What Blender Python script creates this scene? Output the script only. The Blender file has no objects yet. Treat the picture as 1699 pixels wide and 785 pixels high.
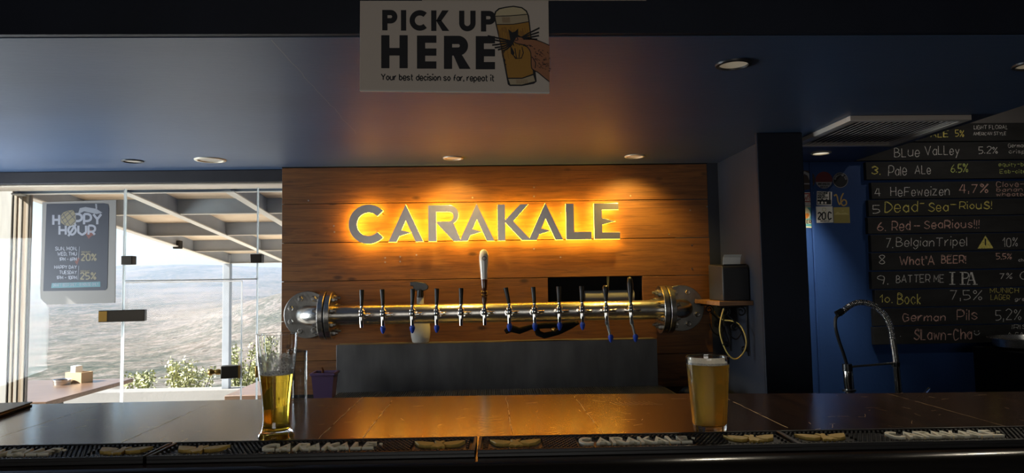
import bpy, bmesh, math, random
from mathutils import Vector, Matrix
from math import sin, cos, pi, radians
random.seed(7)
S = bpy.context.scene
COL = S.collection

# ------------------------------------------------------------------ camera
F, CX, CY, ZC = 1150.0, 849.5, 392.5, 1.44
def _d(x, y): return Vector(((x - CX) / F, (CY - y) / F, -1.0))
_Y = _d(806, 468).normalized()
_a = (cos(.0137), sin(.0137))
_X = Vector((_a[0], _a[1], -(_a[0] * _Y.x + _a[1] * _Y.y) / _Y.z)).normalized()
_Z = _X.cross(_Y)
M3 = Matrix((_X, _Y, _Z))
cam_d = bpy.data.cameras.new('camera')
cam = bpy.data.objects.new('camera', cam_d); COL.objects.link(cam)
cam_d.sensor_width = 36.0; cam_d.lens = F / 1699 * 36.0
cam_d.clip_start = .01; cam_d.clip_end = 20000
cam.matrix_world = Matrix.Translation((0, 0, ZC)) @ M3.to_4x4()
S.camera = cam
def ray(x, y): return M3 @ _d(x, y)
def at(x, y, Y):                       # measured point of the photo on the upright plane at depth Y
    v = ray(x, y); return Vector((v.x * Y / v.y, Y, ZC + v.z * Y / v.y))
def atz(x, y, Z):                      # measured point of the photo on the level plane at height Z
    v = ray(x, y); k = (Z - ZC) / v.z; return Vector((v.x * k, v.y * k, Z))

# ------------------------------------------------------------------ world, sun, exposure
S.view_settings.view_transform = 'Standard'; S.view_settings.look = 'None'
S.view_settings.gamma = 1.0; S.view_settings.use_curve_mapping = False
S.view_settings.exposure = 0.32
S.cycles.use_denoising = True
S.cycles.max_bounces = 14; S.cycles.diffuse_bounces = 5; S.cycles.glossy_bounces = 5
S.cycles.transmission_bounces = 12; S.cycles.transparent_max_bounces = 24; S.cycles.volume_bounces = 1
S.cycles.sample_clamp_indirect = 6.0; S.cycles.caustics_reflective = False; S.cycles.caustics_refractive = True
S.cycles.blur_glossy = 0.5
W = bpy.data.worlds.new('sky'); S.world = W; W.use_nodes = True
wn, wl = W.node_tree.nodes, W.node_tree.links
bg = wn['Background']
sk = wn.new('ShaderNodeTexSky'); sk.sky_type = 'NISHITA'; sk.sun_disc = False
sk.sun_elevation = radians(38); sk.sun_rotation = radians(-100); sk.air_density = 1.0; sk.dust_density = 1.5
wl.new(sk.outputs[0], bg.inputs[0]); bg.inputs[1].default_value = 0.15
sd = bpy.data.lights.new('sun', 'SUN'); sd.energy = 14.0; sd.angle = radians(.6); sd.color = (1, .97, .93)
sun = bpy.data.objects.new('sun', sd); COL.objects.link(sun)
sun.rotation_euler = Vector((.80, .20, -.62)).to_track_quat('-Z', 'Y').to_euler()
def area(name, loc, target, sx, sy, power, color):
    l = bpy.data.lights.new(name, 'AREA'); l.shape = 'RECTANGLE'; l.size = sx; l.size_y = sy
    l.energy = power; l.color = color
    o = bpy.data.objects.new(name, l); COL.objects.link(o); o.location = loc
    o.rotation_euler = (Vector(target) - Vector(loc)).to_track_quat('-Z', 'Z').to_euler(); return o
area('daylight_fill_left', (-2.98, 3.08, 1.3), (0, 2.85, 1.45), .9, 1.2, 60, (.84, .92, 1.0))  # area light added at an unseen left window to brighten the ceiling
area('daylight_fill_behind', (-.5, -3.9, 1.5), (-.5, 0, 1.5), 2.4, 1.2, 26, (1.0, .95, .90))  # area light added at an unseen rear window to brighten sign and letters

# ------------------------------------------------------------------ materials
def _new(name):
    m = bpy.data.materials.new(name); m.use_nodes = True
    return m, m.node_tree.nodes, m.node_tree.links, m.node_tree.nodes['Principled BSDF']
def P(name, col, rough=.5, metal=0., spec=.5, var=0., scale=8., stretch=(1, 1, 1), bump=0., bscale=None,
      trans=0., ior=1.45, coat=0., emit=None, estr=0., sss=0.):
    m, n, l, b = _new(name)
    b.inputs['Base Color'].default_value = (*col, 1); b.inputs['Roughness'].default_value = rough
    b.inputs['Metallic'].default_value = metal; b.inputs['Specular IOR Level'].default_value = spec
    b.inputs['Transmission Weight'].default_value = trans; b.inputs['IOR'].default_value = ior
    b.inputs['Coat Weight'].default_value = coat; b.inputs['Coat Roughness'].default_value = .08
    b.inputs['Subsurface Weight'].default_value = sss
    if emit: b.inputs['Emission Color'].default_value = (*emit, 1); b.inputs['Emission Strength'].default_value = estr
    if var or bump:
        tc = n.new('ShaderNodeTexCoord'); mp = n.new('ShaderNodeMapping'); mp.inputs['Scale'].default_value = stretch
        l.new(tc.outputs['Object'], mp.inputs[0])
        nz = n.new('ShaderNodeTexNoise'); nz.inputs['Scale'].default_value = scale; nz.inputs['Detail'].default_value = 6
        l.new(mp.outputs[0], nz.inputs[0])
        if var:
            r = n.new('ShaderNodeValToRGB'); e = r.color_ramp.elements
            e[0].position = .3; e[1].position = .7
            e[0].color = (*[c * (1 - var) for c in col], 1); e[1].color = (*[min(1, c * (1 + var)) for c in col], 1)
            l.new(nz.outputs[0], r.inputs[0]); l.new(r.outputs[0], b.inputs['Base Color'])
        if bump:
            nb = nz
            if bscale:
                nb = n.new('ShaderNodeTexNoise'); nb.inputs['Scale'].default_value = bscale; l.new(mp.outputs[0], nb.inputs[0])
            bp = n.new('ShaderNodeBump'); bp.inputs['Strength'].default_value = bump; bp.inputs['Distance'].default_value = .01
            l.new(nb.outputs[0], bp.inputs['Height']); l.new(bp.outputs[0], b.inputs['Normal'])
    return m

def wood(name, dark, mid, light, along='X', rough=.45, plank=.2, grain=1.0, bump=.12, coat=0., scratch=0., knots=True):
    m, n, l, b = _new(name)
    tc = n.new('ShaderNodeTexCoord')
    at_ = n.new('ShaderNodeAttribute'); at_.attribute_name = 'plank'
    off = n.new('ShaderNodeVectorMath'); off.operation = 'MULTIPLY_ADD'
    off.inputs[1].default_value = (7.3, 5.1, 3.7)
    l.new(at_.outputs['Vector'], off.inputs[0]); l.new(tc.outputs['Object'], off.inputs[2])
    mp = n.new('ShaderNodeMapping')
    s = {'X': (1.6, 24, 24), 'Y': (14, 1.1, 14)}[along]
    mp.inputs['Scale'].default_value = [v * grain for v in s]
    l.new(off.outputs[0], mp.inputs[0])
    nz = n.new('ShaderNodeTexNoise'); nz.inputs['Scale'].default_value = 2.2; nz.inputs['Detail'].default_value = 10
    nz.inputs['Roughness'].default_value = .70; nz.inputs['Distortion'].default_value = .9
    l.new(mp.outputs[0], nz.inputs[0])
    r = n.new('ShaderNodeValToRGB'); e = r.color_ramp.elements
    e[0].position = .28; e[0].color = (*dark, 1); e[1].position = .72; e[1].color = (*light, 1)
    k = e.new(.5); k.color = (*mid, 1)
    l.new(nz.outputs[0], r.inputs[0])
    # broad stain tone
    n2 = n.new('ShaderNodeTexNoise'); n2.inputs['Scale'].default_value = 2.2; n2.inputs['Detail'].default_value = 3
    l.new(off.outputs[0], n2.inputs[0])
    mr = n.new('ShaderNodeMapRange'); mr.inputs[1].default_value = .3; mr.inputs[2].default_value = .7
    mr.inputs[3].default_value = .80; mr.inputs[4].default_value = 1.14
    l.new(n2.outputs[0], mr.inputs[0])
    mul = n.new('ShaderNodeMix'); mul.data_type = 'RGBA'; mul.blend_type = 'MULTIPLY'; mul.inputs[0].default_value = 1
    l.new(r.outputs[0], mul.inputs[6]); l.new(mr.outputs[0], mul.inputs[7])
    outc = mul.outputs[2]
    if knots:
        mk = n.new('ShaderNodeMapping'); mk.inputs['Scale'].default_value = (4.2, 1, 9) if along == 'X' else (6.5, 2.6, 1)
        l.new(off.outputs[0], mk.inputs[0])
        vo = n.new('ShaderNodeTexVoronoi'); vo.inputs['Scale'].default_value = 1.0; vo.inputs['Randomness'].default_value = 1
        if along == 'X': vo.voronoi_dimensions = '3D'
        l.new(mk.outputs[0], vo.inputs['Vector'])
        kr = n.new('ShaderNodeValToRGB'); ke = kr.color_ramp.elements
        ke[0].position = .05; ke[0].color = (.20, .15, .13, 1); ke[1].position = .13; ke[1].color = (1, 1, 1, 1)
        l.new(vo.outputs['Distance'], kr.inputs[0])
        m2 = n.new('ShaderNodeMix'); m2.data_type = 'RGBA'; m2.blend_type = 'MULTIPLY'; m2.inputs[0].default_value = .85
        l.new(outc, m2.inputs[6]); l.new(kr.outputs[0], m2.inputs[7]); outc = m2.outputs[2]
    l.new(outc, b.inputs['Base Color'])
    b.inputs['Roughness'].default_value = rough; b.inputs['Coat Weight'].default_value = coat; b.inputs['Coat Roughness'].default_value = .12
    bp = n.new('ShaderNodeBump'); bp.inputs['Strength'].default_value = bump; bp.inputs['Distance'].default_value = .004
    l.new(nz.outputs[0], bp.inputs['Height']); l.new(bp.outputs[0], b.inputs['Normal'])
    return m

def pane_mat(name, tint=(.97, .985, .98), refl=1.0):
    m, n, l, b = _new(name); n.remove(b)
    t = n.new('ShaderNodeBsdfTransparent'); t.inputs[0].default_value = (*tint, 1)
    g = n.new('ShaderNodeBsdfGlossy'); g.inputs['Roughness'].default_value = .01
    f = n.new('ShaderNodeFresnel'); f.inputs[0].default_value = 1.45
    mx = n.new('ShaderNodeMixShader'); mu = n.new('ShaderNodeMath'); mu.operation = 'MULTIPLY'; mu.inputs[1].default_value = .28 * refl
    l.new(f.outputs[0], mu.inputs[0]); l.new(mu.outputs[0], mx.inputs[0]); l.new(t.outputs[0], mx.inputs[1]); l.new(g.outputs[0], mx.inputs[2])
    l.new(mx.outputs[0], n['Material Output'].inputs[0]); return m

def chalk_mat(name, col, lo=.25, hi=.50):
    m, n, l, b = _new(name); b.inputs['Base Color'].default_value = (*col, 1); b.inputs['Roughness'].default_value = .9
    tc = n.new('ShaderNodeTexCoord'); nz = n.new('ShaderNodeTexNoise'); nz.inputs['Scale'].default_value = 260; nz.inputs['Detail'].default_value = 2
    l.new(tc.outputs['Object'], nz.inputs[0])
    r = n.new('ShaderNodeMapRange'); r.inputs[1].default_value = lo; r.inputs[2].default_value = hi
    l.new(nz.outputs[0], r.inputs[0]); l.new(r.outputs[0], b.inputs['Alpha']); return m

BLUE = (.020, .056, .175)
M = {}
M['blue'] = P('blue_paint', BLUE, .5, spec=.4, var=.12, scale=3, bump=.08, bscale=60)
M['ceil'] = P('blue_ceiling_paint', (.060, .097, .175), .45, spec=.35, var=.10, scale=1.3, stretch=(1, 2.2, 1), bump=.05, bscale=25)
M['slate'] = P('slate_and_dimmed_blue', (.026, .031, .046), .55, spec=.4, var=.12, scale=3)
M['navy'] = P('dark_navy_paint', (.012, .016, .028), .6, spec=.3, var=.15, scale=4, bump=.05, bscale=50)
M['upper'] = P('grey_plaster', (.16, .15, .145), .8, var=.1, scale=2)
M['floor'] = P('dark_floor', (.10, .085, .07), .5, var=.2, scale=3)
M['terrace'] = P('pale_terrace_tile', (.88, .85, .80), .7, var=.06, scale=3)
M['parapet'] = P('cream_render', (.25, .24, .225), .85, var=.06, scale=4, bump=.2, bscale=40)
M['beam'] = P('dark_beam_paint', (.02, .018, .022), .6, var=.2, scale=6)
M['rail'] = P('pale_wood_rail', (.62, .53, .42), .5, var=.1, scale=10, stretch=(1, 8, 8))
M['clad'] = wood('stained_plank', (.062, .021, .006), (.160, .058, .011), (.235, .098, .020), rough=.6)
M['bar'] = wood('dark_varnished_wood', (.016, .008, .005), (.034, .016, .008), (.058, .028, .012), along='Y', rough=.17, bump=.03, coat=.1)
M['barfront'] = P('black_lacquer', (.012, .010, .009), .22, spec=.5, bump=.05, bscale=12)
M['crack'] = P('worn_seam', (.90, .66, .36), .26)
M['steel'] = P('brushed_steel', (.56, .54, .50), .27, 1., var=.18, scale=5, stretch=(1, 12, 12), bump=.06, bscale=90)
M['flange'] = P('cast_steel', (.26, .25, .235), .34, 1., var=.25, scale=14, bump=.08, bscale=80)
M['chrome'] = P('chrome', (.80, .78, .74), .08, 1.)
M['darkplate'] = P('dark_zinc_sheet', (.135, .125, .12), .5, .25, var=.30, scale=6, stretch=(1.6, 1, .5), bump=.04, bscale=20)
M['black'] = P('black_plastic', (.010, .010, .011), .32)
M['mattblack'] = P('matt_black', (.010, .010, .011), .75, spec=.15)
M['rubber'] = P('black_rubber', (.018, .017, .017), .42, spec=.5)
M['iron'] = P('wrought_iron', (.012, .012, .014), .45, .3)
M['white'] = P('white_plastic', (.80, .76, .68), .35)
M['handlewood'] = P('brown_turned_wood', (.10, .035, .012), .25, coat=.4, var=.3, scale=20)
M['ceramic'] = P('white_glazed', (.78, .72, .62), .15, coat=.5)
M['bluecap'] = P('blue_rubber', (.02, .07, .48), .45)
M['letter'] = P('brushed_letter_metal', (.46, .42, .39), .34, .9, var=.06, scale=30)
M['led'] = P('amber_led', (1, .5, .05), .5, emit=(1.0, .54, .035), estr=33.0)
M['cream'] = P('cream_rubber', (.92, .85, .66), .6)
M['gold'] = P('gold_rubber', (.68, .45, .11), .5)
M['signboard'] = P('white_sign_board', (.62, .55, .48), .7)
M['ink'] = P('black_ink', (.012, .013, .017), .7)
M['glass'] = P('clear_glass', (1, 1, 1), .0, trans=1., ior=1.48)
M['beer'] = P('golden_beer', (1.0, .68, .06), .03, trans=.82, ior=1.34)
M['hazy'] = P('hazy_wheat_beer', (.97, .60, .085), .3, trans=.62, ior=1.34, sss=0.)
M['foam'] = P('white_beer_foam', (.86, .82, .72), .9, bump=.4, bscale=500, var=.08, scale=300)
M['pane'] = pane_mat('window_glass'); M['thin_glass'] = pane_mat('thin_clear_glass', (.90, .92, .92), 1.8)
M['edge'], _n, _l, _b = _new('glass_edge'); _n.remove(_b)
_t = _n.new('ShaderNodeBsdfTranslucent'); _t.inputs[0].default_value = (.92, .95, .95, 1); _g = _n.new('ShaderNodeBsdfGlossy'); _g.inputs['Roughness'].default_value = .15
_x = _n.new('ShaderNodeMixShader'); _x.inputs[0].default_value = .2; _l.new(_t.outputs[0], _x.inputs[1]); _l.new(_g.outputs[0], _x.inputs[2]); _l.new(_x.outputs[0], _n['Material Output'].inputs[0])
M['fit'] = P('dark_bronze_fitting', (.045, .038, .030), .35, .7)
M['brass'] = P('worn_brass', (.34, .20, .05), .35, .9)
M['paper'] = P('white_paper', (.80, .78, .72), .8)
M['pgsteel'] = P('grey_painted_steel', (.36, .39, .43), .5, .2, var=.08, scale=8)
M['pgflange'] = P('bounce_lit_flange', (.72, .68, .60), .6)  # light bounced onto the beam undersides, put into a paler colour
M['ply'] = wood('plywood_roof_panel', (.66, .49, .32), (.74, .57, .39), (.82, .68, .50), rough=.6, knots=False, bump=.03)
M['table'] = wood('outdoor_table_wood', (.10, .055, .032), (.17, .10, .062), (.24, .15, .095), along='X', rough=.3, bump=.05, knots=False)
M['purple'] = P('purple_plastic', (.15, .085, .175), .4)
M['cable'] = P('yellow_cable', (.80, .58, .16), .45)
M['board'] = P('black_chalkboard_paint', (.020, .020, .020), .75, var=.35, scale=7, stretch=(1, 1, 3), bump=.04, bscale=60)
for k, c in dict(cw=(.74, .72, .68), cy=(.80, .70, .18), cg=(.62, .70, .20), cp=(.76, .48, .40)).items(): M[k] = chalk_mat('chalk_' + k, c)
M['vent'] = P('beige_vent_metal', (.62, .55, .48), .45, .1)
M['lens'] = P('frosted_lamp_lens', (.62, .58, .50), .35, emit=(1, .82, .55), estr=.10)
M['lensoff'] = P('unlit_lamp_lens', (.45, .40, .33), .35)
M['lenson'] = P('lit_lamp_lens', (.8, .8, .7), .4, emit=(1, .90, .68), estr=.55)
M['ring'] = P('lamp_trim_ring', (.74, .66, .52), .4, .1)
M['darkring'] = P('black_lamp_ring', (.02, .02, .022), .4)

def obj_from_bm(name, bm, mat, parent=None, smooth=35, bevel=0., link=True):
    me = bpy.data.meshes.new(name)
    bmesh.ops.recalc_face_normals(bm, faces=bm.faces)
    bm.to_mesh(me); bm.free()
    if smooth:
        me.polygons.foreach_set('use_smooth', [True] * len(me.polygons))
        me.set_sharp_from_angle(angle=radians(smooth))
    o = bpy.data.objects.new(name, me); COL.objects.link(o)
    if mat: me.materials.append(M[mat] if isinstance(mat, str) else mat)
    if parent: o.parent = parent
    if bevel:
        b = o.modifiers.new('bevel', 'BEVEL'); b.width = bevel; b.segments = 2; b.limit_method = 'ANGLE'; b.angle_limit = radians(40)
    return o

class MB:
    def __init__(s): s.bm = bmesh.new()
    def face(s, pts):
        vs = [s.bm.verts.new(p) for p in pts]
        try: return s.bm.faces.new(vs)
        except ValueError: return None
    def box(s, a, b, mat=None):
        x0, y0, z0 = a; x1, y1, z1 = b
        v = [s.bm.verts.new(p) for p in ((x0,y0,z0),(x1,y0,z0),(x1,y1,z0),(x0,y1,z0),(x0,y0,z1),(x1,y0,z1),(x1,y1,z1),(x0,y1,z1))]
        f = [s.bm.faces.new([v[i] for i in q]) for q in ((0,3,2,1),(4,5,6,7),(0,1,5,4),(1,2,6,5),(2,3,7,6),(3,0,4,7))]
        return f
    def hexa(s, p):                    # eight corners, bottom four then top four
        v = [s.bm.verts.new(q) for q in p]
        return [s.bm.faces.new([v[i] for i in q]) for q in ((0,3,2,1),(4,5,6,7),(0,1,5,4),(1,2,6,5),(2,3,7,6),(3,0,4,7))]
    def lathe(s, prof, seg=32, c=(0,0,0), axis='Z', rad=None, close=False):
        rings = []
        for (r, z) in prof:
            ring = []
            for i in range(seg):
                t = 2 * pi * i / seg
                rr = rad(r, z, t) if rad else r
                x, y = rr * cos(t), rr * sin(t)
                p = {'Z': (x, y, z), 'X': (z, x, y), 'Y': (x, z, y)}[axis]
                ring.append(s.bm.verts.new((c[0] + p[0], c[1] + p[1], c[2] + p[2])))
            rings.append(ring)
        for a, b in zip(rings, rings[1:]):
            for i in range(seg):
                j = (i + 1) % seg
                s.bm.faces.new((a[i], a[j], b[j], b[i]))
        if close:
            for i in range(seg):
                j = (i + 1) % seg; a, b = rings[-1], rings[0]
                s.bm.faces.new((a[i], a[j], b[j], b[i]))
        else:
            if prof[0][0] > 1e-6: s.bm.faces.new(rings[0][::-1])
            if prof[-1][0] > 1e-6: s.bm.faces.new(rings[-1])
        flat_ = [v for ring, (r, z) in zip(rings, prof) if r < 1e-6 for v in ring]
        if flat_: bmesh.ops.remove_doubles(s.bm, verts=flat_, dist=1e-6)
        return s
    def cyl(s, a, b, r, r2=None, seg=16):
        return s.tube([a, b], [r, r if r2 is None else r2], seg)
    def tube(s, pts, r, seg=10, cap=True):
        pts = [Vector(p) for p in pts]; n = len(pts)
        rs = r if isinstance(r, (list, tuple)) else [r] * n
        rings = []; up = None
        for i in range(n):
            t = (pts[min(i + 1, n - 1)] - pts[max(i - 1, 0)]).normalized()
            if up is None:
                up = Vector((0, 0, 1)) if abs(t.z) < .9 else Vector((0, 1, 0))
            u = (up - t * up.dot(t)).normalized(); w = t.cross(u); up = u
            rings.append([s.bm.verts.new(pts[i] + (u * cos(2 * pi * k / seg) + w * sin(2 * pi * k / seg)) * rs[i]) for k in range(seg)])
        for a, b in zip(rings, rings[1:]):
            for k in range(seg):
                j = (k + 1) % seg; s.bm.faces.new((a[k], a[j], b[j], b[k]))
        if cap: s.bm.faces.new(rings[0][::-1]); s.bm.faces.new(rings[-1])
        return s
    def prism(s, poly, y0, y1):        # outline in X, Z given thickness along Y
        a = [s.bm.verts.new((x, y0, z)) for x, z in poly]; b = [s.bm.verts.new((x, y1, z)) for x, z in poly]
        s.bm.faces.new(a); s.bm.faces.new(b[::-1])
        for i in range(len(poly)):
            j = (i + 1) % len(poly); s.bm.faces.new((a[i], b[i], b[j], a[j]))
        return s
    def prismz(s, poly, z0, z1):
        a = [s.bm.verts.new((x, y, z0)) for x, y in poly]; b = [s.bm.verts.new((x, y, z1)) for x, y in poly]
        s.bm.faces.new(a[::-1]); s.bm.faces.new(b)
        for i in range(len(poly)):
            j = (i + 1) % len(poly); s.bm.faces.new((a[i], a[j], b[j], b[i]))
        return s
    def sphere(s, c, r, sc=(1, 1, 1), seg=14):
        prof = [(r * sin(pi * i / 10) + (0 if 0 < i < 10 else 0), -r * cos(pi * i / 10)) for i in range(11)]
        prof[0] = (2e-6, -r); prof[-1] = (2e-6, r)
        n0 = len(s.bm.verts); s.lathe(prof, seg)
        s.bm.verts.ensure_lookup_table()
        for v in list(s.bm.verts)[n0:]:
            v.co = Vector((c[0] + v.co.x * sc[0], c[1] + v.co.y * sc[1], c[2] + v.co.z * sc[2]))
        return s
    def build(s, name, mat, parent=None, smooth=35, bevel=0.): return obj_from_bm(name, s.bm, mat, parent, smooth, bevel)

def tag(o, label=None, cat=None, group=None, kind=None):
    if label: o['label'] = label
    if cat: o['category'] = cat
    if group: o['group'] = group
    if kind: o['kind'] = kind
    return o
def thing(name, label, cat, loc=(0, 0, 0), rot=0., group=None):
    o = bpy.data.objects.new(name, None); COL.objects.link(o); o.empty_display_size = .05
    o.location = loc; o.rotation_euler = (0, 0, rot); return tag(o, label, cat, group)
def struct(name, mb, mat, bevel=0., smooth=35, label=None, cat=None):
    o = mb.build(name, mat, None, smooth, bevel); o['kind'] = 'structure'
    if label: o['label'] = label
    if cat: o['category'] = cat
    return o
def boxes(*bs):
    m = MB()
    for a, b in bs: m.box(a, b)
    return m
def dup(root, loc=None, rot=None, label=None, group=None):
    def cp(o, par):
        c = o.copy(); COL.objects.link(c)
        if par: c.parent = par
        for ch in kids.get(o.name, []): cp(ch, c)
        return c
    kids = {}
    for o in COL.objects:
        if o.parent: kids.setdefault(o.parent.name, []).append(o)
    r = cp(root, None)
    if loc is not None: r.location = loc
    if rot is not None: r.rotation_euler = (0, 0, rot)
    if label: r['label'] = label
    if group: r['group'] = group
    return r

# ------------------------------------------------------------------ stroke lettering
G = {'A':'02 38 62/14 54','B':'02 08/~08 28 47 46 25 05/~05 35 54 53 32 02','C':'~57 38 18 05 12 32 53','D':'02 08/~08 28 56 54 22 02',
'E':'52 02 08 58/05 45','F':'02 08 58/05 45','G':'~57 38 18 05 12 32 53 55/55 35','H':'02 08/52 58/05 55','I':'02 08','J':'~48 43 22 03',
'K':'02 08/58 05/05 52','L':'08 02 42','M':'02 08 34 68 62','N':'02 08 52 58','O':'~38 17 05 13 32 53 65 57 38','P':'02 08/~08 38 57 55 34 04',
'Q':'~38 17 05 13 32 53 65 57 38/43 61','R':'02 08/~08 38 57 55 34 04/34 52','S':'~57 38 17 16 35 54 53 32 03','T':'08 68/38 32','U':'~08 04 13 32 53 64 68',
'V':'08 32 68','W':'08 22 46 62 88','X':'02 58/08 52','Y':'08 35 68/35 32','Z':'08 58 02 52','Ø':'~38 17 05 13 32 53 65 57 38/01 69',
'0':'~28 07 03 22 43 47 28','1':'06 28 22','2':'~07 28 47 46 24 02/02 42','3':'~07 28 47 46 25/~25 44 43 22 03','4':'28 04 44/38 32','5':'48 08 05/~05 35 44 43 22 02',
'6':'~38 16 04 03 22 43 44 25 04','7':'08 48 12','8':'~25 07 28 47 25 03 22 43 25','9':'~45 25 06 07 28 47 45 32',
'%':'02 58/~18 07 16 27 18/~44 33 42 53 44','!':'08 04/02 02','.':'02 02',',':'03 01','-':'05 45',"'":'08 06','·':'05 05',
'a':'~45 26 04 22 43/46 42','b':'08 02/~05 26 44 22 03','c':'~45 26 04 22 43','d':'48 42/~45 26 04 22 43','e':'~04 44 36 16 04 12 32 43','f':'~38 27 15 12/05 35',
'g':'~45 26 04 22 43/~46 42 20 01','h':'08 02/~04 26 45 42','i':'06 02/08 08','k':'08 02/36 04/04 32','l':'08 02','m':'06 02/~04 26 35 32/~35 56 65 62',
'n':'06 02/~04 26 45 42','o':'~26 04 22 44 26','p':'06 00/~05 26 44 22 03','q':'46 40/~45 26 04 22 43','r':'06 02/~04 26 36','s':'~45 26 05 24 43 22 03',
't':'18 13 22 32/06 36','u':'~06 03 22 43/46 42','v':'06 22 46','w':'06 12 25 42 56','x':'06 42/02 46','y':'06 23/46 10','z':'06 46 02 42','☺':'07 07/37 37/~05 13 33 45'}
def _cr(p, n=5):
    out = []
    for i in range(len(p) - 1):
        cl = p[0] == p[-1]
        p0 = p[i - 1] if i > 0 else (p[-2] if cl else p[0]); p3 = p[i + 2] if i + 2 < len(p) else (p[1] if cl else p[-1])
        for k in range(n):
            t = k / n; t2, t3 = t * t, t * t * t
            out.append(tuple(.5 * (2 * b + (c - a) * t + (2 * a - 5 * b + 4 * c - d) * t2 + (3 * b - a - 3 * c + d) * t3)
                             for a, b, c, d in zip(p0, p[i], p[i + 1], p3)))
    out.append(p[-1]); return out
_GC = {}
def glyph(ch):
    if ch in _GC: return _GC[ch]
    st = []; w = 0
    for part in G[ch].split('/'):
        sm = part.startswith('~'); pts = [(float(q[0]), float(q[1]) - 2) for q in part.lstrip('~').split()]
        w = max(w, max(p[0] for p in pts)); st.append(_cr(pts) if sm else pts)
    _GC[ch] = (st, w); return _GC[ch]
def strokes(s, h, gap=2.0, space=3.2, jit=0.):
    """polylines of a line of writing, baseline at 0, capitals h tall; returns them and the width"""
    out = []; x = 0.; u = h / 6.
    for ch in s:
        if ch == ' ': x += space * u; continue
        st, w = glyph(ch)
        dy = random.uniform(-jit, jit) * h; sc = 1 + random.uniform(-jit, jit) * 1.4; sk_ = random.uniform(-jit, jit) * 1.5
        for p in st: out.append([(x + a * u * sc + b * u * sk_, b * u * sc + dy) for a, b in p])
        x += (w * sc + gap) * u
    return out, x - gap * u
_RC = [0]
def ribbon(mb, pts, t, f):
    """flat stroke of width t along 2D points, every corner placed by f(x, y); each stroke a hair above the last"""
    h = t / 2; _RC[0] = (_RC[0] + 1) % 14; lift = Vector((0, -1.6e-5 * _RC[0], 0)); f_ = f; f = lambda x, y: f_(x, y) + lift
    if len(pts) == 2 and pts[0] == pts[1]:
        x, y = pts[0]; h *= 1.25
        mb.face([f(x - h, y - h), f(x + h, y - h), f(x + h, y + h), f(x - h, y + h)]); return
    L, R = [], []; n = len(pts)
    closed = n > 3 and abs(pts[0][0] - pts[-1][0]) + abs(pts[0][1] - pts[-1][1]) < 1e-6
    for i in range(n):
        a = pts[i - 1] if i else (pts[-2] if closed else None); b = pts[i]; c = pts[i + 1] if i < n - 1 else (pts[1] if closed else None)
        ds = []
        for p, q in ((a, b), (b, c)):
            if p and q:
                dx, dy = q[0] - p[0], q[1] - p[1]; l = math.hypot(dx, dy) or 1; ds.append((dx / l, dy / l))
        if len(ds) == 1: nx, ny = -ds[0][1], ds[0][0]; k = 1
        else:
            mx, my = ds[0][0] + ds[1][0], ds[0][1] + ds[1][1]; l = math.hypot(mx, my)
            if l < 1e-4: nx, ny, k = -ds[0][1], ds[0][0], 1
            else:
                nx, ny = -my / l, mx / l; k = min(2.2, 1 / max(.3, abs(nx * -ds[0][1] + ny * ds[0][0])))
        L.append((b[0] + nx * h * k, b[1] + ny * h * k)); R.append((b[0] - nx * h * k, b[1] - ny * h * k))
    vl = [mb.bm.verts.new(f(*p)) for p in L]; vr = [mb.bm.verts.new(f(*p)) for p in R]
    for i in range(n - 1): mb.bm.faces.new((vl[i], vr[i], vr[i + 1], vl[i + 1]))
def write(mb, s, x, y, h, t, f, width=None, slope=0., jit=0., gap=2.0, space=3.2, align='l'):
    """write s with f mapping (right, up); x, y is the start of the baseline"""
    st, w = strokes(s, h, gap, space, jit); k = width / w if width else 1.
    x0 = x - (w * k if align == 'r' else w * k / 2 if align == 'c' else 0)
    for p in st: ribbon(mb, [(x0 + a * k, y + b + slope * a * k) for a, b in p], t, f)
def pxf(Y): return lambda x, y: at(x, -y, Y)     # measured picture position (y counted upward) on the plane at depth Y

# ================================================================== SETTING
XL, YG, YW, ZB, ZT = -2.75, 3.7, 3.6, 2.05, 2.75
struct('floor', boxes(((XL - .2, -4.2, -.1), (3.2, 3.9, 0))), 'floor')
struct('ceiling', boxes(((XL, 1.695, ZB), (1.965, 3.82, ZT))), 'ceil')
struct('trim_1', boxes(((XL, 1.675, ZB + .002), (1.965, 1.695, ZT))), 'navy')
struct('ceiling.001', boxes(((XL - .2, -4.2, ZT), (3.2, 3.95, ZT + .1))), 'upper')
struct('wall_right', boxes(((3.0, -4.2, 0), (3.2, 3.95, ZT))), 'navy')
struct('wall_behind', boxes(((XL - .2, -4.2, 0), (-1.8, -4.0, ZT)), ((.8, -4.2, 0), (3.2, -4.0, ZT)), ((-1.8, -4.2, 0), (.8, -4.0, .8)), ((-1.8, -4.2, 2.2), (.8, -4.0, ZT))), 'navy')
struct('wall_left', boxes(((XL - .2, -4.2, 0), (XL, 2.6, ZT)), ((XL - .2, 3.55, 0), (XL, 3.9, ZT)), ((XL - .2, 2.6, 0), (XL, 3.55, .65)), ((XL - .2, 2.6, 2.0), (XL, 3.55, ZT))), 'navy')
struct('wall_back', boxes(((-1.03, YW + .12, 0), (1.0, 3.95, ZT)), ((1.3, YW, 0), (3.0, 3.95, ZT))), 'blue')
struct('wall_back_dimmed', boxes(((1.0, YW, 0), (1.3, 3.95, ZT))), 'slate')  # strip of the blue back wall, its dimness put into a darker colour
m = boxes(((1.965, YW - .004, 2.09 + .135), (3.0, YW, ZT))); struct('wall_upper', m, 'upper')
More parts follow.
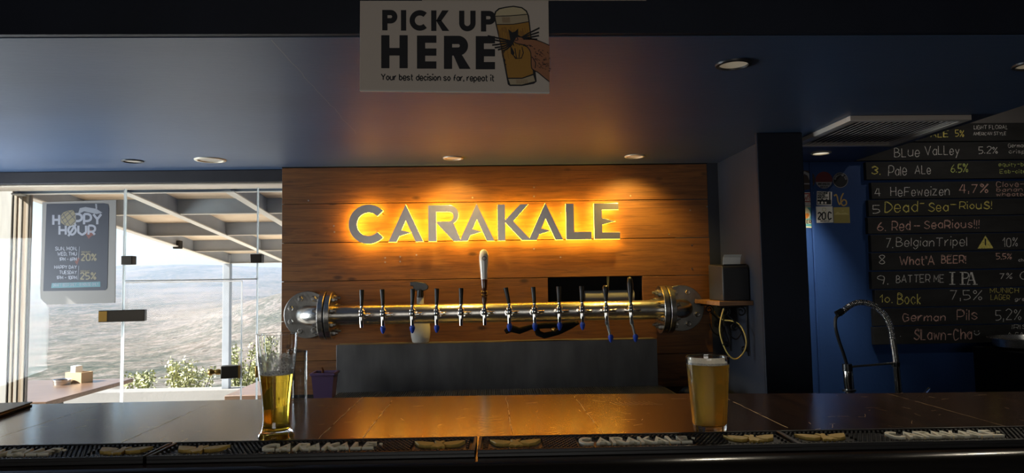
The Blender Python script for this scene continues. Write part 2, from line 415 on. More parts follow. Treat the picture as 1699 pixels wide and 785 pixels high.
# boarded wall: one row of planks after another, with the dark service opening left free
mb = MB(); lay = mb.bm.faces.layers.float_vector.new('plank')
seams = [0.70, .855, 1.053, 1.255, 1.4575, 1.655, 1.858, 2.046]
ox0, ox1, oz0, oz1 = .322, .818, 1.2575, 1.463
for i, (z0, z1) in enumerate(zip(seams, seams[1:])):
    segs = [(-1.045, 1.178)]
    if i == 3: segs = [(-1.045, ox0), (ox1, 1.178)]
    for j, (x0, x1) in enumerate(segs):
        for f in mb.box((x0, YW - random.uniform(0, .002), z0 + .0015), (x1, YW + .02, z1 - .0015)):
            f[lay] = (i * 1.37 + .2, i * .77, i * 2.13)
struct('wall_planks', mb, 'clad', bevel=.0015, label='stained plank boarding')
struct('wall_backing', boxes(((-1.04, YW + .02, 0), (1.178, YW + .025, oz0)), ((-1.04, YW + .02, oz1), (1.178, YW + .025, ZB)), ((-1.04, YW + .02, oz0), (ox0 - .01, YW + .025, oz1)), ((ox1 + .01, YW + .02, oz0), (1.178, YW + .025, oz1))), 'mattblack')
struct('trim_2', boxes(((-1.045, YW - .004, 2.046), (1.18, YW + .02, ZB))), 'mattblack')
struct('wall_side', boxes(((1.235, 2.87, 0), (1.335, YW, ZB))), 'slate', bevel=.004)
struct('column_pillar', boxes(((1.150, 2.85, 0), (1.347, 2.87, ZB))), 'navy', bevel=.004, label='dark navy square pillar beside the bar')
struct('trim_3', boxes(((1.728, YW - .012, 0), (1.742, YW, ZB))), 'blue', bevel=.003)
# screw heads and nail holes of the boarding
mb = MB()
for px, py in [(512,333),(554,375),(555,385),(639,428),(664,426),(639,435),(664,434),(784,328),(886,311),(886,326),(930,353),(886,413),(930,427),(1046,325),(1110,389),(1148,407),(1148,446),(1145,349),(691,423),(1173,343)]:
    p = at(px, py, YW); mb.cyl((p.x, YW - .003, p.z), (p.x, YW + .002, p.z), .0042, seg=10)
struct('trim_4', mb, 'flange', label='screw heads in the boarding')

# glazed front
struct('trim_5', boxes(((XL, YG - .04, 1.985), (-1.045, YG + .1, ZB))), 'beam', bevel=.004)
struct('trim_6', boxes(((XL, YG - .012, 1.976), (-1.06, YG + .16, 1.985))), 'rail', bevel=.003)
g0 = XL + .004
def pane(name, x0, z0, x1, z1, label):
    o = struct(name, boxes(((x0, YG, z0), (x1, YG + .01, z1))), 'pane', smooth=0); o['label'] = label; return o
def strip(par, x0, z0, x1, z1, n='edge_strip'):
    mb = boxes(((x0, YG - .003, z0), (x1, YG + .013, z1))); return mb.build(n, 'edge', par, bevel=.001)
w1 = pane('window_1', g0, .02, -1.896, 1.96, 'tall frameless glass pane carrying the poster')
w2 = pane('window_2', -1.886, 1.478, -1.205, 1.96, 'glass pane above the glass door')
w3 = pane('window_3', -1.198, .02, -1.062, 1.96, 'narrow glass pane beside the boarded wall')
strip(w1, -1.8955, .02, -1.8865, 1.96); strip(w2, -1.884, 1.472, -1.205, 1.479); strip(w3, -1.2045, .02, -1.1985, 1.96)
def fitting(par, px, py, w, h, mat='fit', nm='corner_fitting'):
    p = at(px, py, YG - .012); o = boxes(((p.x - w / 2, YG - .02, p.z - h / 2), (p.x + w / 2, YG + .03, p.z + h / 2))).build(nm, mat, par, bevel=.003); return o
fitting(w1, 211, 432, .056, .046); fitting(w2, 425, 429, .058, .046); fitting(w3, 426, 617, .014, .06, 'brass', 'strike_plate')
# glass door standing slightly ajar, turned about its left edge
d1 = bpy.data.objects.new('door_1', None); COL.objects.link(d1); d1.location = (-1.884, YG + .005, 0); d1.rotation_euler = (0, 0, radians(14))
d1['kind'] = 'structure'; d1['label'] = 'frameless glass door standing ajar'
DW = .572
boxes(((.004, -.005, .02), (DW, .005, 1.468))).build('door_glass', 'pane', d1, smooth=0)
boxes(((.004, -.007, 1.464), (DW, .007, 1.470)), ((DW - .004, -.008, .02), (DW + .003, .008, 1.47))).build('edge_strip', 'edge', d1)
hz = at(205, 524, YG).z
hg = boxes(((-.115, -.025, hz - .03), (.10, .03, hz + .03))).build('pivot_hinge', 'fit', d1, bevel=.003)
boxes(((-.113, -.027, hz - .026), (-.075, -.02, hz + .026))).build('brass_plate', 'brass', hg)
kz = .98
lk = boxes(((DW - .10, -.03, kz - .033), (DW - .004, .03, kz + .033))).build('lock_case', 'fit', d1, bevel=.003)
boxes(((DW - .013, -.032, kz - .034), (DW - .003, .032, kz + .034))).build('brass_plate', 'brass', lk)
MB().lathe([(.0, -.165), (.012, -.163), (.018, -.155), (.018, -.147), (.012, -.138), (.010, -.13), (.015, -.12), (.016, -.11), (.012, -.098)], 18, (DW - .002, -.005, kz + .002), 'X').build('knob', 'brass', lk)
# stacked folding frame at the left
fr = bpy.data.objects.new('window_4', None); COL.objects.link(fr); fr.location = (0, 0, 0); fr['kind'] = 'structure'; fr['label'] = 'pale upright frame profiles at the left of the glass'
for k, (a, b, c, dy) in enumerate([(-40, 17, (.82, .79, .72), 0), (17, 21, (.16, .14, .12), .03), (21, 25, (.62, .54, .42), .01), (25, 29, (.26, .18, .12), .03), (29, 34, (.70, .63, .52), 0), (34, 41, (.50, .38, .26), .02), (41, 45, (.60, .50, .38), .01), (45, 49, (.22, .18, .15), .03)]):
    p = at(a, 480, YG + .33).x; q = at(b, 480, YG + .33).x
    boxes(((p, YG + .32 + dy * .12, -.02), (q + .001, YG + .338, 2.1))).build('profile', P('frame_tone_%d' % k, c, .45, var=.08, scale=6, stretch=(8, 8, 1)), fr, bevel=.002)
struct('window_5', boxes(((XL - .1, 2.6, .65), (XL - .09, 3.55, 2.0))), 'pane', smooth=0)  # unseen pane added for the left area light
struct('window_6', boxes(((-1.8, -4.1, .8), (.8, -4.09, 2.2))), 'pane', smooth=0)  # unseen pane added for the area light behind the camera

# ================================================================== OUTSIDE
struct('terrace_floor', boxes(((-16, 3.9, -.25), (8, 7.25, -.02))), 'terrace')
pz = at(300, 646, 7.2).z
struct('wall_parapet', boxes(((-16, 7.1, -.2), (8, 7.32, pz))), 'parapet', bevel=.006)
# pergola
pg = thing('pergola', 'grey steel pergola with plywood panels sloping down over the terrace', 'pergola')
sl = .0957
def rz(y): return 1.672 + (7.2 - y) * sl       # height of the beams' lower edge
def along(mb, x0, x1, y0, y1, b, t):           # sloped bar from y0 to y1, b..t above the lower edge line
    mb.hexa([(x0, y0, rz(y0) + b), (x1, y0, rz(y0) + b), (x1, y1, rz(y1) + b), (x0, y1, rz(y1) + b),
             (x0, y0, rz(y0) + t), (x1, y0, rz(y0) + t), (x1, y1, rz(y1) + t), (x0, y1, rz(y1) + t)])
bx = [-2.63, -2.03, -1.45, -.86, -.27, .33]; by = [4.0, 4.63, 5.48, 6.33, 7.2]
for x in bx:
    mb = MB(); along(mb, x - .008, x + .008, 3.97, 7.2, 0, .10); b_ = mb.build('rafter', 'pgsteel', pg)
    mb = MB(); along(mb, x - .026, x + .026, 3.97, 7.2, -.007, 0); mb.build('flange', 'pgflange', b_)  # underside strip, its bounced brightness painted in
for y in by:
    mb = MB(); z = rz(y); mb.box((bx[0], y - .006, z + .004), (bx[-1], y + .006, z + .10)); b_ = mb.build('cross_beam', 'pgsteel', pg)
    mb = MB(); mb.box((bx[0], y - .018, z - .002), (bx[-1], y + .018, z + .003)); mb.build('flange', 'pgflange', b_)
for i in range(len(bx) - 1):
    for j in range(len(by) - 1):
        mb = MB(); lay = mb.bm.faces.layers.float_vector.new('plank'); along(mb, bx[i] + .001, bx[i + 1] - .001, by[j] - (.03 if j == 0 else 0), by[j + 1], .10, .118)
        for f in mb.bm.faces: f[lay] = (i * 2.3, j * 3.1, i + j)
        mb.build('roof_panel', 'ply', pg)
for x in (bx[0] - .005, bx[4]):
    boxes(((x - .035, 7.16, pz), (x + .035, 7.23, rz(7.2) + .09))).build('post', 'pgsteel', pg, bevel=.004)
p = at(294, 409, 6.0); boxes(((p.x - .03, 5.98, p.z - .02), (p.x + .03, 6.04, p.z + .05))).build('floodlight', 'fit', pg, bevel=.004)
# tables
def out_table(x0, x1, y0, y1, label, legs):
    t = thing('terrace_table', label, 'table', ((x0 + x1) / 2, (y0 + y1) / 2, -.02), group='wooden terrace tables')
    a, b = (x1 - x0) / 2, (y1 - y0) / 2
    boxes(((-a, -b, .74), (a, b, .77))).build('tabletop', 'table', t, bevel=.004)
    for lx in legs:
        boxes(((lx - .045, -.05, .03), (lx + .045, .05, .74))).build('leg', 'fit', t, bevel=.004)
        boxes(((lx - .2, -.25, 0), (lx + .2, .25, .03)), ).build('foot_plate', 'fit', t, bevel=.004)
    return t
out_table(-4.3, -2.70, 4.41, 5.46, 'long wooden terrace table holding the ashtray and the napkin holder', (-.45, .52))
out_table(-1.66, -.3, 4.50, 5.30, 'wooden terrace table behind the glass door and the tall beer glass', (-.3, .35))
p = atz(104, 638, .75); t = thing('ashtray', 'round steel ashtray on the terrace table', 'ashtray', (p.x, p.y, .75))
MB().lathe([(.0, .0), (.058, 0), (.062, .03), (.058, .036), (.052, .03), (.050, .008), (0, .008)], 28).build('bowl', 'steel', t)
MB().lathe([(.052, .03), (.0585, .0362), (.0625, .0372), (.0625, .031), (.06, .03)], 28).build('rim', 'chrome', t)
p = atz(131, 634, .75); t = thing('napkin_holder', 'pale wooden napkin holder on the terrace table', 'napkin holder', (p.x, p.y, .75), radians(-18))
boxes(((-.075, -.05, 0), (.075, -.042, .075)), ((-.075, .042, 0), (.075, .05, .075)), ((-.075, -.042, 0), (-.067, .042, .075)), ((.067, -.042, 0), (.075, .042, .075)), ((-.067, -.042, 0), (.067, .042, .008))).build('box', P('pale_wood_box', (.62, .44, .26), .6), t)
boxes(((-.05, -.03, .008), (.0, .03, .12))).build('napkins', 'paper', t, bevel=.004)

# shrubs beyond the parapet
def leaf_mat(name, c): return P(name, c, .6, var=.3, scale=12)
LM = [leaf_mat('olive_leaf', (.46, .47, .24)), leaf_mat('pale_leaf', (.58, .57, .32))]
def shrub(px, w, h, k, label):
    c = at(px, 650, 8.2); t = thing('shrub', label, 'shrub', (c.x, 8.2, pz - .6), group='leafy shrubs beyond the parapet')
    rnd = random.Random(px); mb = MB(); st = MB()
    for s_ in range(int(13 * w / .5)):
        bx_ = rnd.uniform(-w / 2, w / 2); by_ = rnd.uniform(-.15, .15); hh = .55 + h * rnd.uniform(.35, 1)
        lean = rnd.uniform(-.12, .12)
        st.tube([(bx_ * .5, by_ * .5, 0), (bx_ * .8, by_, hh * .5), (bx_ + lean, by_, hh)], [.008, .006, .003], 5)
        for q in range(130):
            f_ = rnd.uniform(.3, 1.0); cc = Vector((bx_ * (.5 + .5 * f_) + lean * f_ + rnd.gauss(0, .035), by_ + rnd.gauss(0, .035), hh * f_ + rnd.gauss(0, .02)))
            d_ = Vector((rnd.gauss(0, 1), rnd.gauss(0, 1), rnd.gauss(.3, .8))).normalized() * rnd.uniform(.03, .055)
            s2 = d_.cross(Vector((rnd.gauss(0, 1), rnd.gauss(0, 1), rnd.gauss(0, 1)))).normalized() * .013
            mb.face([cc, cc + d_ * .5 + s2, cc + d_, cc + d_ * .5 - s2])
    mb.build('foliage', LM[k], t, smooth=0); st.build('stem', 'fit', t)
shrub(240, .28, .10, 0, 'low sparse shrub beyond the parapet, nearest the seam between poster pane and door')
shrub(312, .50, .27, 1, 'wide leafy shrub beyond the parapet left of the pergola post')
shrub(425, .68, .45, 0, 'tallest leafy shrub beyond the parapet right of the pergola post')

# hills
ctrl = [(14, 1500), (40, 800), (80, 690), (130, 648), (200, 612), (300, 578), (420, 548), (560, 525), (700, 512), (900, 503), (1150, 493), (1450, 482), (1800, 470), (2150, 459), (2500, 449), (2800, 446), (3200, 462), (4200, 500)]
def curve(D):
    for (a, p), (b, q) in zip(ctrl, ctrl[1:]):
        if a <= D <= b:
            t = (D - a) / (b - a); return p + (q - p) * t
    return ctrl[-1][1]
from mathutils import noise as mn
mb = MB(); rows = []
Ds = [14 * (4200 / 14) ** (i / 150) for i in range(151)]
azs = [-900 + 12 * i for i in range(226)]
for D in Ds:
    row = []
    for ax in azs:
        py = curve(D)
        e = math.exp(-((math.log(D) - math.log(430)) / .42) ** 2); s_ = min(1, max(0, (ax - 230) / 300)); s_ = s_ * s_ * (3 - 2 * s_)
        py -= 62 * e * s_
        e2 = math.exp(-((D - 2400) / 700) ** 2); py -= e2 * (9 * math.exp(-((ax - 320) / 130) ** 2) - 6 * min(1, max(0, (140 - ax) / 140)))
        pt = at(ax, py, D)
        w_ = Vector((pt.x / 90, D / 90, 0)); v = mn.noise(w_) + .5 * mn.noise(w_ * 2.7) + .3 * mn.noise(w_ * 7)
        w2 = Vector((pt.x / 420, D / 420, 3)); v2 = mn.noise(w2) + .5 * mn.noise(w2 * 2.3)
        pt.z += v * min(3., D * .0055) + v2 * min(10, D * .005)
        row.append(mb.bm.verts.new(pt))
    rows.append(row)
for a, b in zip(rows, rows[1:]):
    for i in range(len(azs) - 1): mb.bm.faces.new((a[i], a[i + 1], b[i + 1], b[i]))
def hill_mat():
    m, n, l, b = _new('dry_limestone_hillside'); b.inputs['Roughness'].default_value = .95; b.inputs['Specular IOR Level'].default_value = .05
    tc = n.new('ShaderNodeTexCoord')
    def nz(sc, st=(1, 1, 1), det=8, rg=.6):
        mp = n.new('ShaderNodeMapping'); mp.inputs['Scale'].default_value = st; l.new(tc.outputs['Object'], mp.inputs[0])
        t = n.new('ShaderNodeTexNoise'); t.inputs['Scale'].default_value = sc; t.inputs['Detail'].default_value = det; t.inputs['Roughness'].default_value = rg
        l.new(mp.outputs[0], t.inputs[0]); return t.outputs[0]
    def ramp(s, a, ca, bb, cb):
        r = n.new('ShaderNodeValToRGB'); e = r.color_ramp.elements; e[0].position = a; e[1].position = bb; e[0].color = (*ca, 1); e[1].color = (*cb, 1)
        l.new(s, r.inputs[0]); return r.outputs[0]
    def mix(f, a, bb):
        x = n.new('ShaderNodeMix'); x.data_type = 'RGBA'; l.new(f, x.inputs[0]); l.new(a, x.inputs[6]); l.new(bb, x.inputs[7]); return x.outputs[2]
    ground = ramp(nz(.011, (1, .6, 1)), .40, (.25, .19, .135), .60, (.235, .205, .19))
    stone = ramp(nz(.30, (1, .4, 2), 12, .85), .42, (.05, .046, .044), .58, (.33, .30, .285))
    k1 = n.new('ShaderNodeMix'); k1.data_type = 'RGBA'; k1.inputs[0].default_value = .6; l.new(ground, k1.inputs[6]); l.new(stone, k1.inputs[7])
    scrub = ramp(nz(.6, (1, .4, 2), 8, .85), .40, (.04, .050, .042), .62, (.11, .12, .095))
    big = ramp(nz(.006, (1, .5, 2), 6), .40, (.25, .25, .25), .55, (1, 1, 1)); small = ramp(nz(.08, (1, .4, 2), 12, .9), .44, (0, 0, 0), .53, (1, 1, 1))
    x = n.new('ShaderNodeMath'); x.operation = 'MULTIPLY'; l.new(big, x.inputs[0]); l.new(small, x.inputs[1])
    y = n.new('ShaderNodeMath'); y.operation = 'MULTIPLY'; l.new(ramp(nz(.16, (1, .4, 2), 10, .9), .54, (0, 0, 0), .60, (1, 1, 1)), y.inputs[0]); y.inputs[1].default_value = .75
    z = n.new('ShaderNodeMath'); z.operation = 'MAXIMUM'; l.new(x.outputs[0], z.inputs[0]); l.new(y.outputs[0], z.inputs[1])
    l.new(mix(z.outputs[0], k1.outputs[2], scrub), b.inputs['Base Color']); return m
struct('hillside', mb, hill_mat(), label='dry limestone hills across the valley', smooth=180)
# sunlit summer haze over the valley
vm, vn, vl, vb = _new('valley_haze'); vn.remove(vb)
vs = vn.new('ShaderNodeVolumeScatter'); vs.inputs['Color'].default_value = (.21, .33, .56, 1); vs.inputs['Density'].default_value = 3.4e-4; vs.inputs['Anisotropy'].default_value = .2
vl.new(vs.outputs[0], vn['Material Output'].inputs['Volume'])
hz_ = struct('valley_haze', boxes(((-3500, 140, -600), (1500, 4300, 260))), vm, smooth=0, label='thin summer haze over the valley')

# ================================================================== BAR COUNTER
ZK = 1.16
bar = thing('bar_counter', 'dark varnished wooden bar counter across the whole foreground', 'bar counter', (0, 1.4, 0))
def back_y(x):
    pts = [(-2.6, 1.80), (-1.19, 1.76), (-.377, 1.755), (.418, 1.715), (.77, 1.65), (1.27, 1.617), (2.95, 1.56)]
    for (a, p), (b, q) in zip(pts, pts[1:]):
        if a <= x <= b: return p + (q - p) * (x - a) / (b - a)
def front_y(x): return 1.107 - .024 * x
sx = [-2.6, -2.1, -1.65, -1.22, -.93, -.664, -.309, -.228, .045, .21, .557, .95, 1.35, 1.8, 2.3, 2.95]
mb = MB(); lay = mb.bm.faces.layers.float_vector.new('plank')
for i, (a, b) in enumerate(zip(sx, sx[1:])):
    f = mb.hexa([(a + .0002, front_y(a) - 1.4, ZK - .045), (b - .0002, front_y(b) - 1.4, ZK - .045), (b - .0002, back_y(b) - 1.4, ZK - .045), (a + .0002, back_y(a) - 1.4, ZK - .045),
                 (a + .0002, front_y(a) - 1.4, ZK), (b - .0002, front_y(b) - 1.4, ZK), (b - .0002, back_y(b) - 1.4, ZK), (a + .0002, back_y(a) - 1.4, ZK)])
    for q in f: q[lay] = (i * 1.7, i * 2.9, i * .7)
mb.build('worktop', 'bar', bar)
mb = MB(); prof = [(.0, .0), (-.006, .0), (-.018, -.003), (-.027, -.011), (-.031, -.022), (-.031, -.03), (-.024, -.036), (-.020, -.040), (-.026, -.050), (-.026, -.09), (0, -.09)]
r0 = None
for x in (-2.6, 2.95):
    r = [mb.bm.verts.new((x, front_y(x) + a - 1.4, ZK + b)) for a, b in prof]
    if r0:
        for i in range(len(r)): j = (i + 1) % len(r); mb.bm.faces.new((r0[i], r0[j], r[j], r[i]))
    mb.bm.faces.new(r if r0 is None else r[::-1]); r0 = r
mb.build('front_moulding', 'barfront', bar, smooth=50)
mb = MB(); mb.hexa([(-2.6, front_y(-2.6) + .03 - 1.4, 0), (2.95, front_y(2.95) + .03 - 1.4, 0), (2.95, front_y(2.95) + .06 - 1.4, 0), (-2.6, front_y(-2.6) + .06 - 1.4, 0),
                    (-2.6, front_y(-2.6) + .03 - 1.4, ZK - .045), (2.95, front_y(2.95) + .03 - 1.4, ZK - .045), (2.95, front_y(2.95) + .06 - 1.4, ZK - .045), (-2.6, front_y(-2.6) + .06 - 1.4, ZK - .045)])
mb.build('front_panel', 'barfront', bar)
rnd = random.Random(3)
mb = MB()                             # worn pale seams and scratches in the varnish
def scr(pts, t):
    ribbon(mb, pts, t, lambda x, y: Vector((x, y - 1.4, ZK + .0004)))
for x, t in ((-.664, .0016), (-.309, .0022), (-.228, .003), (.045, .002), (.21, .0022), (.557, .0024), (-.93, .0012), (.95, .0009)):
    y0, y1 = front_y(x) + .08, back_y(x) - .003; n_ = 22
    pts = [(x + rnd.gauss(0, .0007), y0 + (y1 - y0) * k / n_) for k in range(n_ + 1)]
    for k in range(n_):
        if rnd.random() < .82: scr(pts[k:k + 2], t * rnd.uniform(.3, 1.0))
for k in range(150):
    x = rnd.uniform(-1.1, 1.4); y = rnd.uniform(1.22, 1.66); a = rnd.gauss(.5, .7); l_ = rnd.uniform(.006, .035)
    scr([(x, y), (x + cos(a) * l_ * .5, y + sin(a) * l_ * .5 + rnd.gauss(0, .001)), (x + cos(a) * l_, y + sin(a) * l_)], rnd.uniform(.0003, .0007))
for k in range(9):                   # curved rub marks beside the pint
    x = .30 + k * .011
    scr([(x - .02 + .0035 * q, 1.60 - .012 * q + .0009 * q * q) for q in range(8)], .0007)
for k in range(7):
    y = 1.30 + k * .026; scr([(-.02 + .006 * q, y + .0011 * (q - 4) ** 2 * .6) for q in range(9)], .0005)
mb.build('worn_seams', 'crack', bar, smooth=0)['kind'] = 'stuff'

# sign letters outlines, shared by the wall sign and the moulded mats (units: x to the right, z up, capitals 214 tall)
def arc(cx, cz, r, a0, a1, n=28): return [(cx + r * cos(radians(a0 + (a1 - a0) * i / n)), cz + r * sin(radians(a0 + (a1 - a0) * i / n))) for i in range(n + 1)]
def A_(dx): return [(dx + a, b) for a, b in [(103, 222), (206, 0), (160, 0), (103, 126), (78, 70), (134, 54), (65, 34), (48, 0), (0, 0)]]
LET = [('C', arc(110, 107, 116, 42, 318) + arc(110, 107, 68, 318, 42)),
       ('A', A_(224)),
       ('R', [(458, 0), (458, 214), (575, 214)] + arc(580, 157, 57, 88, -62, 18) + [(645, 16), (645, 0), (606, 0), (506, 108), (507, 118), (580, 118)] + arc(578, 146, 28, -85, 85, 12) + [(506, 175), (506, 170), (505.9, 0)]),
       ('A', A_(640)), ('K', [(865, 0), (865, 214), (910, 214), (910, 122), (1000, 214), (1049, 214), (958, 114), (1052, 12), (1048, 0), (1008, 0), (910, 106), (910, 0)]),
       ('A', A_(1046)), ('L', [(1270, 0), (1270, 214), (1318, 214), (1318, 46), (1420, 46), (1420, 0)]),
       ('E', [(1437, 0), (1437, 214), (1585, 214), (1585, 175), (1485, 175), (1485, 126), (1565, 106), (1485, 86), (1485, 41), (1590, 41), (1590, 0)])]
EMB = [[(-44, 14), (-30, 13), (-10, 7), (-7, -2), (-12, -7), (-22, -10), (-34, -4)],
       [(44, 14), (30, 13), (10, 7), (7, -2), (12, -7), (22, -10), (34, -4)],
       [(-9, 12), (-5, 15), (0, 11), (5, 15), (9, 12), (6, 6), (4, 2), (9, -6), (12, -17), (6, -15), (0, -20), (-6, -15), (-12, -17), (-9, -6), (-4, 2), (-6, 6)]]

# bar mats
LM_, WM_ = .522, .100
p0 = atz(0, 762, 1.172); p1 = atz(1699, 729, 1.172); ma = math.atan2(p1.y - p0.y, p1.x - p0.x); pm = atz(790, 747, 1.172)
mat_things = []
def make_mat(loc, label):
    t = thing('bar_mat', label, 'bar mat', loc, ma, group='rubber bar mats along the bar edge')
    mb = MB(); mb.box((0, 0, 0), (LM_, WM_, .006)); mb.build('base', 'rubber', t, bevel=.001)
    mb = MB()
    for a, b in (((0, 0, .0055), (LM_, .005, .0118)), ((0, WM_ - .005, .0055), (LM_, WM_, .0118)), ((0, .005, .0055), (.005, WM_ - .005, .0118)), ((LM_ - .005, .005, .0055), (LM_, WM_ - .005, .0118))): mb.box(a, b)
    mb.build('rim', 'rubber', t, bevel=.001)
    mb = MB(); nx, ny = 66, 12
    for i in range(nx):
        for j in range(ny):
            x = .010 + (LM_ - .020) * (i + .5 * (j % 2)) / nx; y = .010 + (WM_ - .020) * j / (ny - 1)
            if abs(y - .05) < .027 and (abs(x - .261) < .098 or abs(x - .062) < .045 or abs(x - .46) < .045): continue
            mb.lathe([(.0026, .0055), (.0022, .0102)], 6, (x, y, 0))
    mb.build('nubs', 'rubber', t, smooth=0)['kind'] = 'stuff'
    k = .185 / 1590; mb = MB()
    for n_, poly in LET: mb.prismz([(.1685 + x * k, .030 + y * .040 / 214) for x, y in poly], .005, .0125)
    mb.lathe([(.003, .005), (.003, .0122)], 12, (.362, .058, 0))
    mb.build('lettering', 'cream', t, smooth=0, bevel=.0006)
    for cx in (.062, .46):
        mb = MB()
        for poly in EMB: mb.prismz([(cx + x * .00098, .052 + y * .00135) for x, y in poly], .005, .0118)
        mb.build('winged_emblem', 'gold', t, smooth=0, bevel=.0005)
    return t
dirx = Vector((cos(ma), sin(ma), 0))
base = Vector((pm.x + .002, pm.y, ZK + .0005))
m3_ = make_mat(base, 'rubber bar mat with raised lettering in front of the full faceted pint')
m3_.location = base
def matloc(k): return base + dirx * (k * (LM_ + .004)) - (dirx * .0 if k >= 0 else dirx * .0)
dup(m3_, matloc(-1), label='rubber bar mat with raised lettering in front of the half-full tall beer glass')
dup(m3_, matloc(-2) - dirx * .001, label='rubber bar mat at the left edge, only its lettering end and one emblem showing')
dup(m3_, matloc(1) - dirx * .006, label='rubber bar mat at the right end, with no glass behind it')

# glasses of beer
def wprof(ro, t=.0022):
    return ro
wz = atz(458, 727, ZK)
t = thing('wheat_beer_glass', 'tall curved beer glass half full of clear golden beer', 'beer glass', (wz.x, wz.y, ZK))
out = [(.0, .0075), (.018, .0065), (.026, .002), (.0285, .0), (.030, .0), (.0322, .003), (.0318, .008), (.0288, .0115), (.0262, .016), (.0247, .024), (.0236, .036), (.0240, .05), (.0256, .072), (.0284, .095), (.0316, .118), (.0344, .140), (.0362, .160), (.0372, .178), (.0374, .190)]
inn = [(.0365, .1905), (.0362, .178), (.0350, .160), (.0331, .140), (.0302, .118), (.0269, .095), (.0240, .072), (.0223, .05), (.0217, .036), (.0223, .026), (.0225, .018), (.018, .0138), (0, .0128)]
MB().lathe(out + inn, 56).build('glass', 'glass', t, smooth=60)
bp = [(0, .0125), (.0182, .0135), (.0228, .018), (.0226, .026), (.02185, .036), (.02245, .05), (.02415, .072), (.02705, .095), (.0298, .1165), (0, .1165)]
MB().lathe(bp, 56).build('beer', 'beer', t, smooth=60)
def foam_mat():
    m, n, l, b = _new('clinging_foam'); b.inputs['Base Color'].default_value = (.86, .88, .86, 1); b.inputs['Roughness'].default_value = .5
    tc = n.new('ShaderNodeTexCoord'); vo = n.new('ShaderNodeTexVoronoi'); vo.inputs['Scale'].default_value = 210; vo.feature = 'DISTANCE_TO_EDGE'
    nz = n.new('ShaderNodeTexNoise'); nz.inputs['Scale'].default_value = 60; nz.inputs['Detail'].default_value = 3
    l.new(tc.outputs['Object'], vo.inputs['Vector']); l.new(tc.outputs['Object'], nz.inputs[0])
    a = n.new('ShaderNodeMapRange'); a.inputs[1].default_value = .42; a.inputs[2].default_value = .62; l.new(nz.outputs[0], a.inputs[0])
    c = n.new('ShaderNodeMapRange'); c.inputs[1].default_value = .18; c.inputs[2].default_value = .02; l.new(vo.outputs['Distance'], c.inputs[0])
    d = n.new('ShaderNodeMath'); d.operation = 'MULTIPLY'; l.new(a.outputs[0], d.inputs[0]); l.new(c.outputs[0], d.inputs[1])
    e = n.new('ShaderNodeMath'); e.operation = 'MULTIPLY_ADD'; e.inputs[1].default_value = .8; e.inputs[2].default_value = .30; l.new(d.outputs[0], e.inputs[0])
    l.new(e.outputs[0], b.inputs['Alpha']); return m
rr = random.Random(11); mb = MB()
sg = 72; tops = [.150 + .012 * mn.noise(Vector((cos(2 * pi * i / sg) * 2, sin(2 * pi * i / sg) * 2, 5))) + rr.uniform(-.0012, .0012) for i in range(sg)]
rows = []
def rin(z):
    q = sorted((b, a) for a, b in inn)
    for (z0, r0_), (z1, r1_) in zip(q, q[1:]):
        if z0 <= z <= z1: return r0_ + (r1_ - r0_) * (z - z0) / (z1 - z0)
    return q[-1][1]
for k in range(9):
    rows.append([])
    for i in range(sg):
        z = .1172 + (tops[i] - .1172) * k / 8; r = rin(z) - .0009; a_ = 2 * pi * i / sg
        rows[-1].append(mb.bm.verts.new((r * cos(a_), r * sin(a_), z)))
for a, b in zip(rows, rows[1:]):
    for i in range(sg): mb.bm.faces.new((a[i], a[(i + 1) % sg], b[(i + 1) % sg], b[i]))
mb.build('foam_lacing', foam_mat(), t, smooth=60)
mb = MB().lathe([(0, .1166), (.0292, .1166), (.0296, .1180), (.026, .1188), (0, .1186)], 40); mb.build('foam', 'foam', t, smooth=60)
mb = MB()
for k in range(46):
    a_ = rr.uniform(0, 2 * pi); z = rr.uniform(.122, .158); mb.sphere(((rin(z) - .0009) * cos(a_), (rin(z) - .0009) * sin(a_), z), rr.uniform(.0007, .0019), seg=8)
mb.build('bubbles', 'glass', t)['kind'] = 'stuff'

pn = atz(1178, 717, ZK)
t = thing('pint_glass', 'faceted pint glass full of hazy pale beer behind the right mat', 'beer glass', (pn.x, pn.y, ZK))
def facet(cut, n_=10):
    def f(r, z, th):
        a_ = ((th + pi / n_) % (2 * pi / n_)) - pi / n_
        za = .096 - .011 * (abs(a_) / (pi / n_)) ** 2
        if z < za and r > .024: return min(r, (r - cut) / max(cos(a_), .9) * 1.0)
        return r
    return f
def lin(z, r0_, r1_, H): return r0_ + (r1_ - r0_) * z / H
H = .1375
zs = [.0, .002, .006] + [.006 + (.080 - .006) * i / 10 for i in range(1, 11)] + [.082 + .016 * i / 14 for i in range(15)] + [.102, .110, .120, .127, .132, .136, H]
po = [(0, 0)] + [(lin(z, .0292, .0392, H) - (.0018 if z == 0 else .0004 if z == .002 else 0) - (.0006 if z > .1365 else 0), z) for z in zs]
pi_ = [(lin(z, .0292, .0392, H) - .0030, z) for z in (H - .0006, .12, .09, .06, .03, .016)] + [(.020, .0135), (0, .0130)]
MB().lathe(po + pi_, 120, rad=facet(.0012)).build('glass', 'glass', t, smooth=40)
bz = .1235
bprof = [(0, .0128), (.0202, .0133)] + [(lin(z, .0292, .0392, H) - .00285, z) for z in (.016, .03, .06, .09, bz)] + [(0, bz)]
MB().lathe(bprof, 64, rad=facet(.0012)).build('beer', 'hazy', t, smooth=50)
MB().lathe([(0, bz + .0002), (lin(bz, .0292, .0392, H) - .0029, bz + .0002), (lin(bz, .0292, .0392, H) - .0030, bz + .0042), (.030, bz + .0052), (0, bz + .005)], 56).build('foam', 'foam', t, smooth=60)

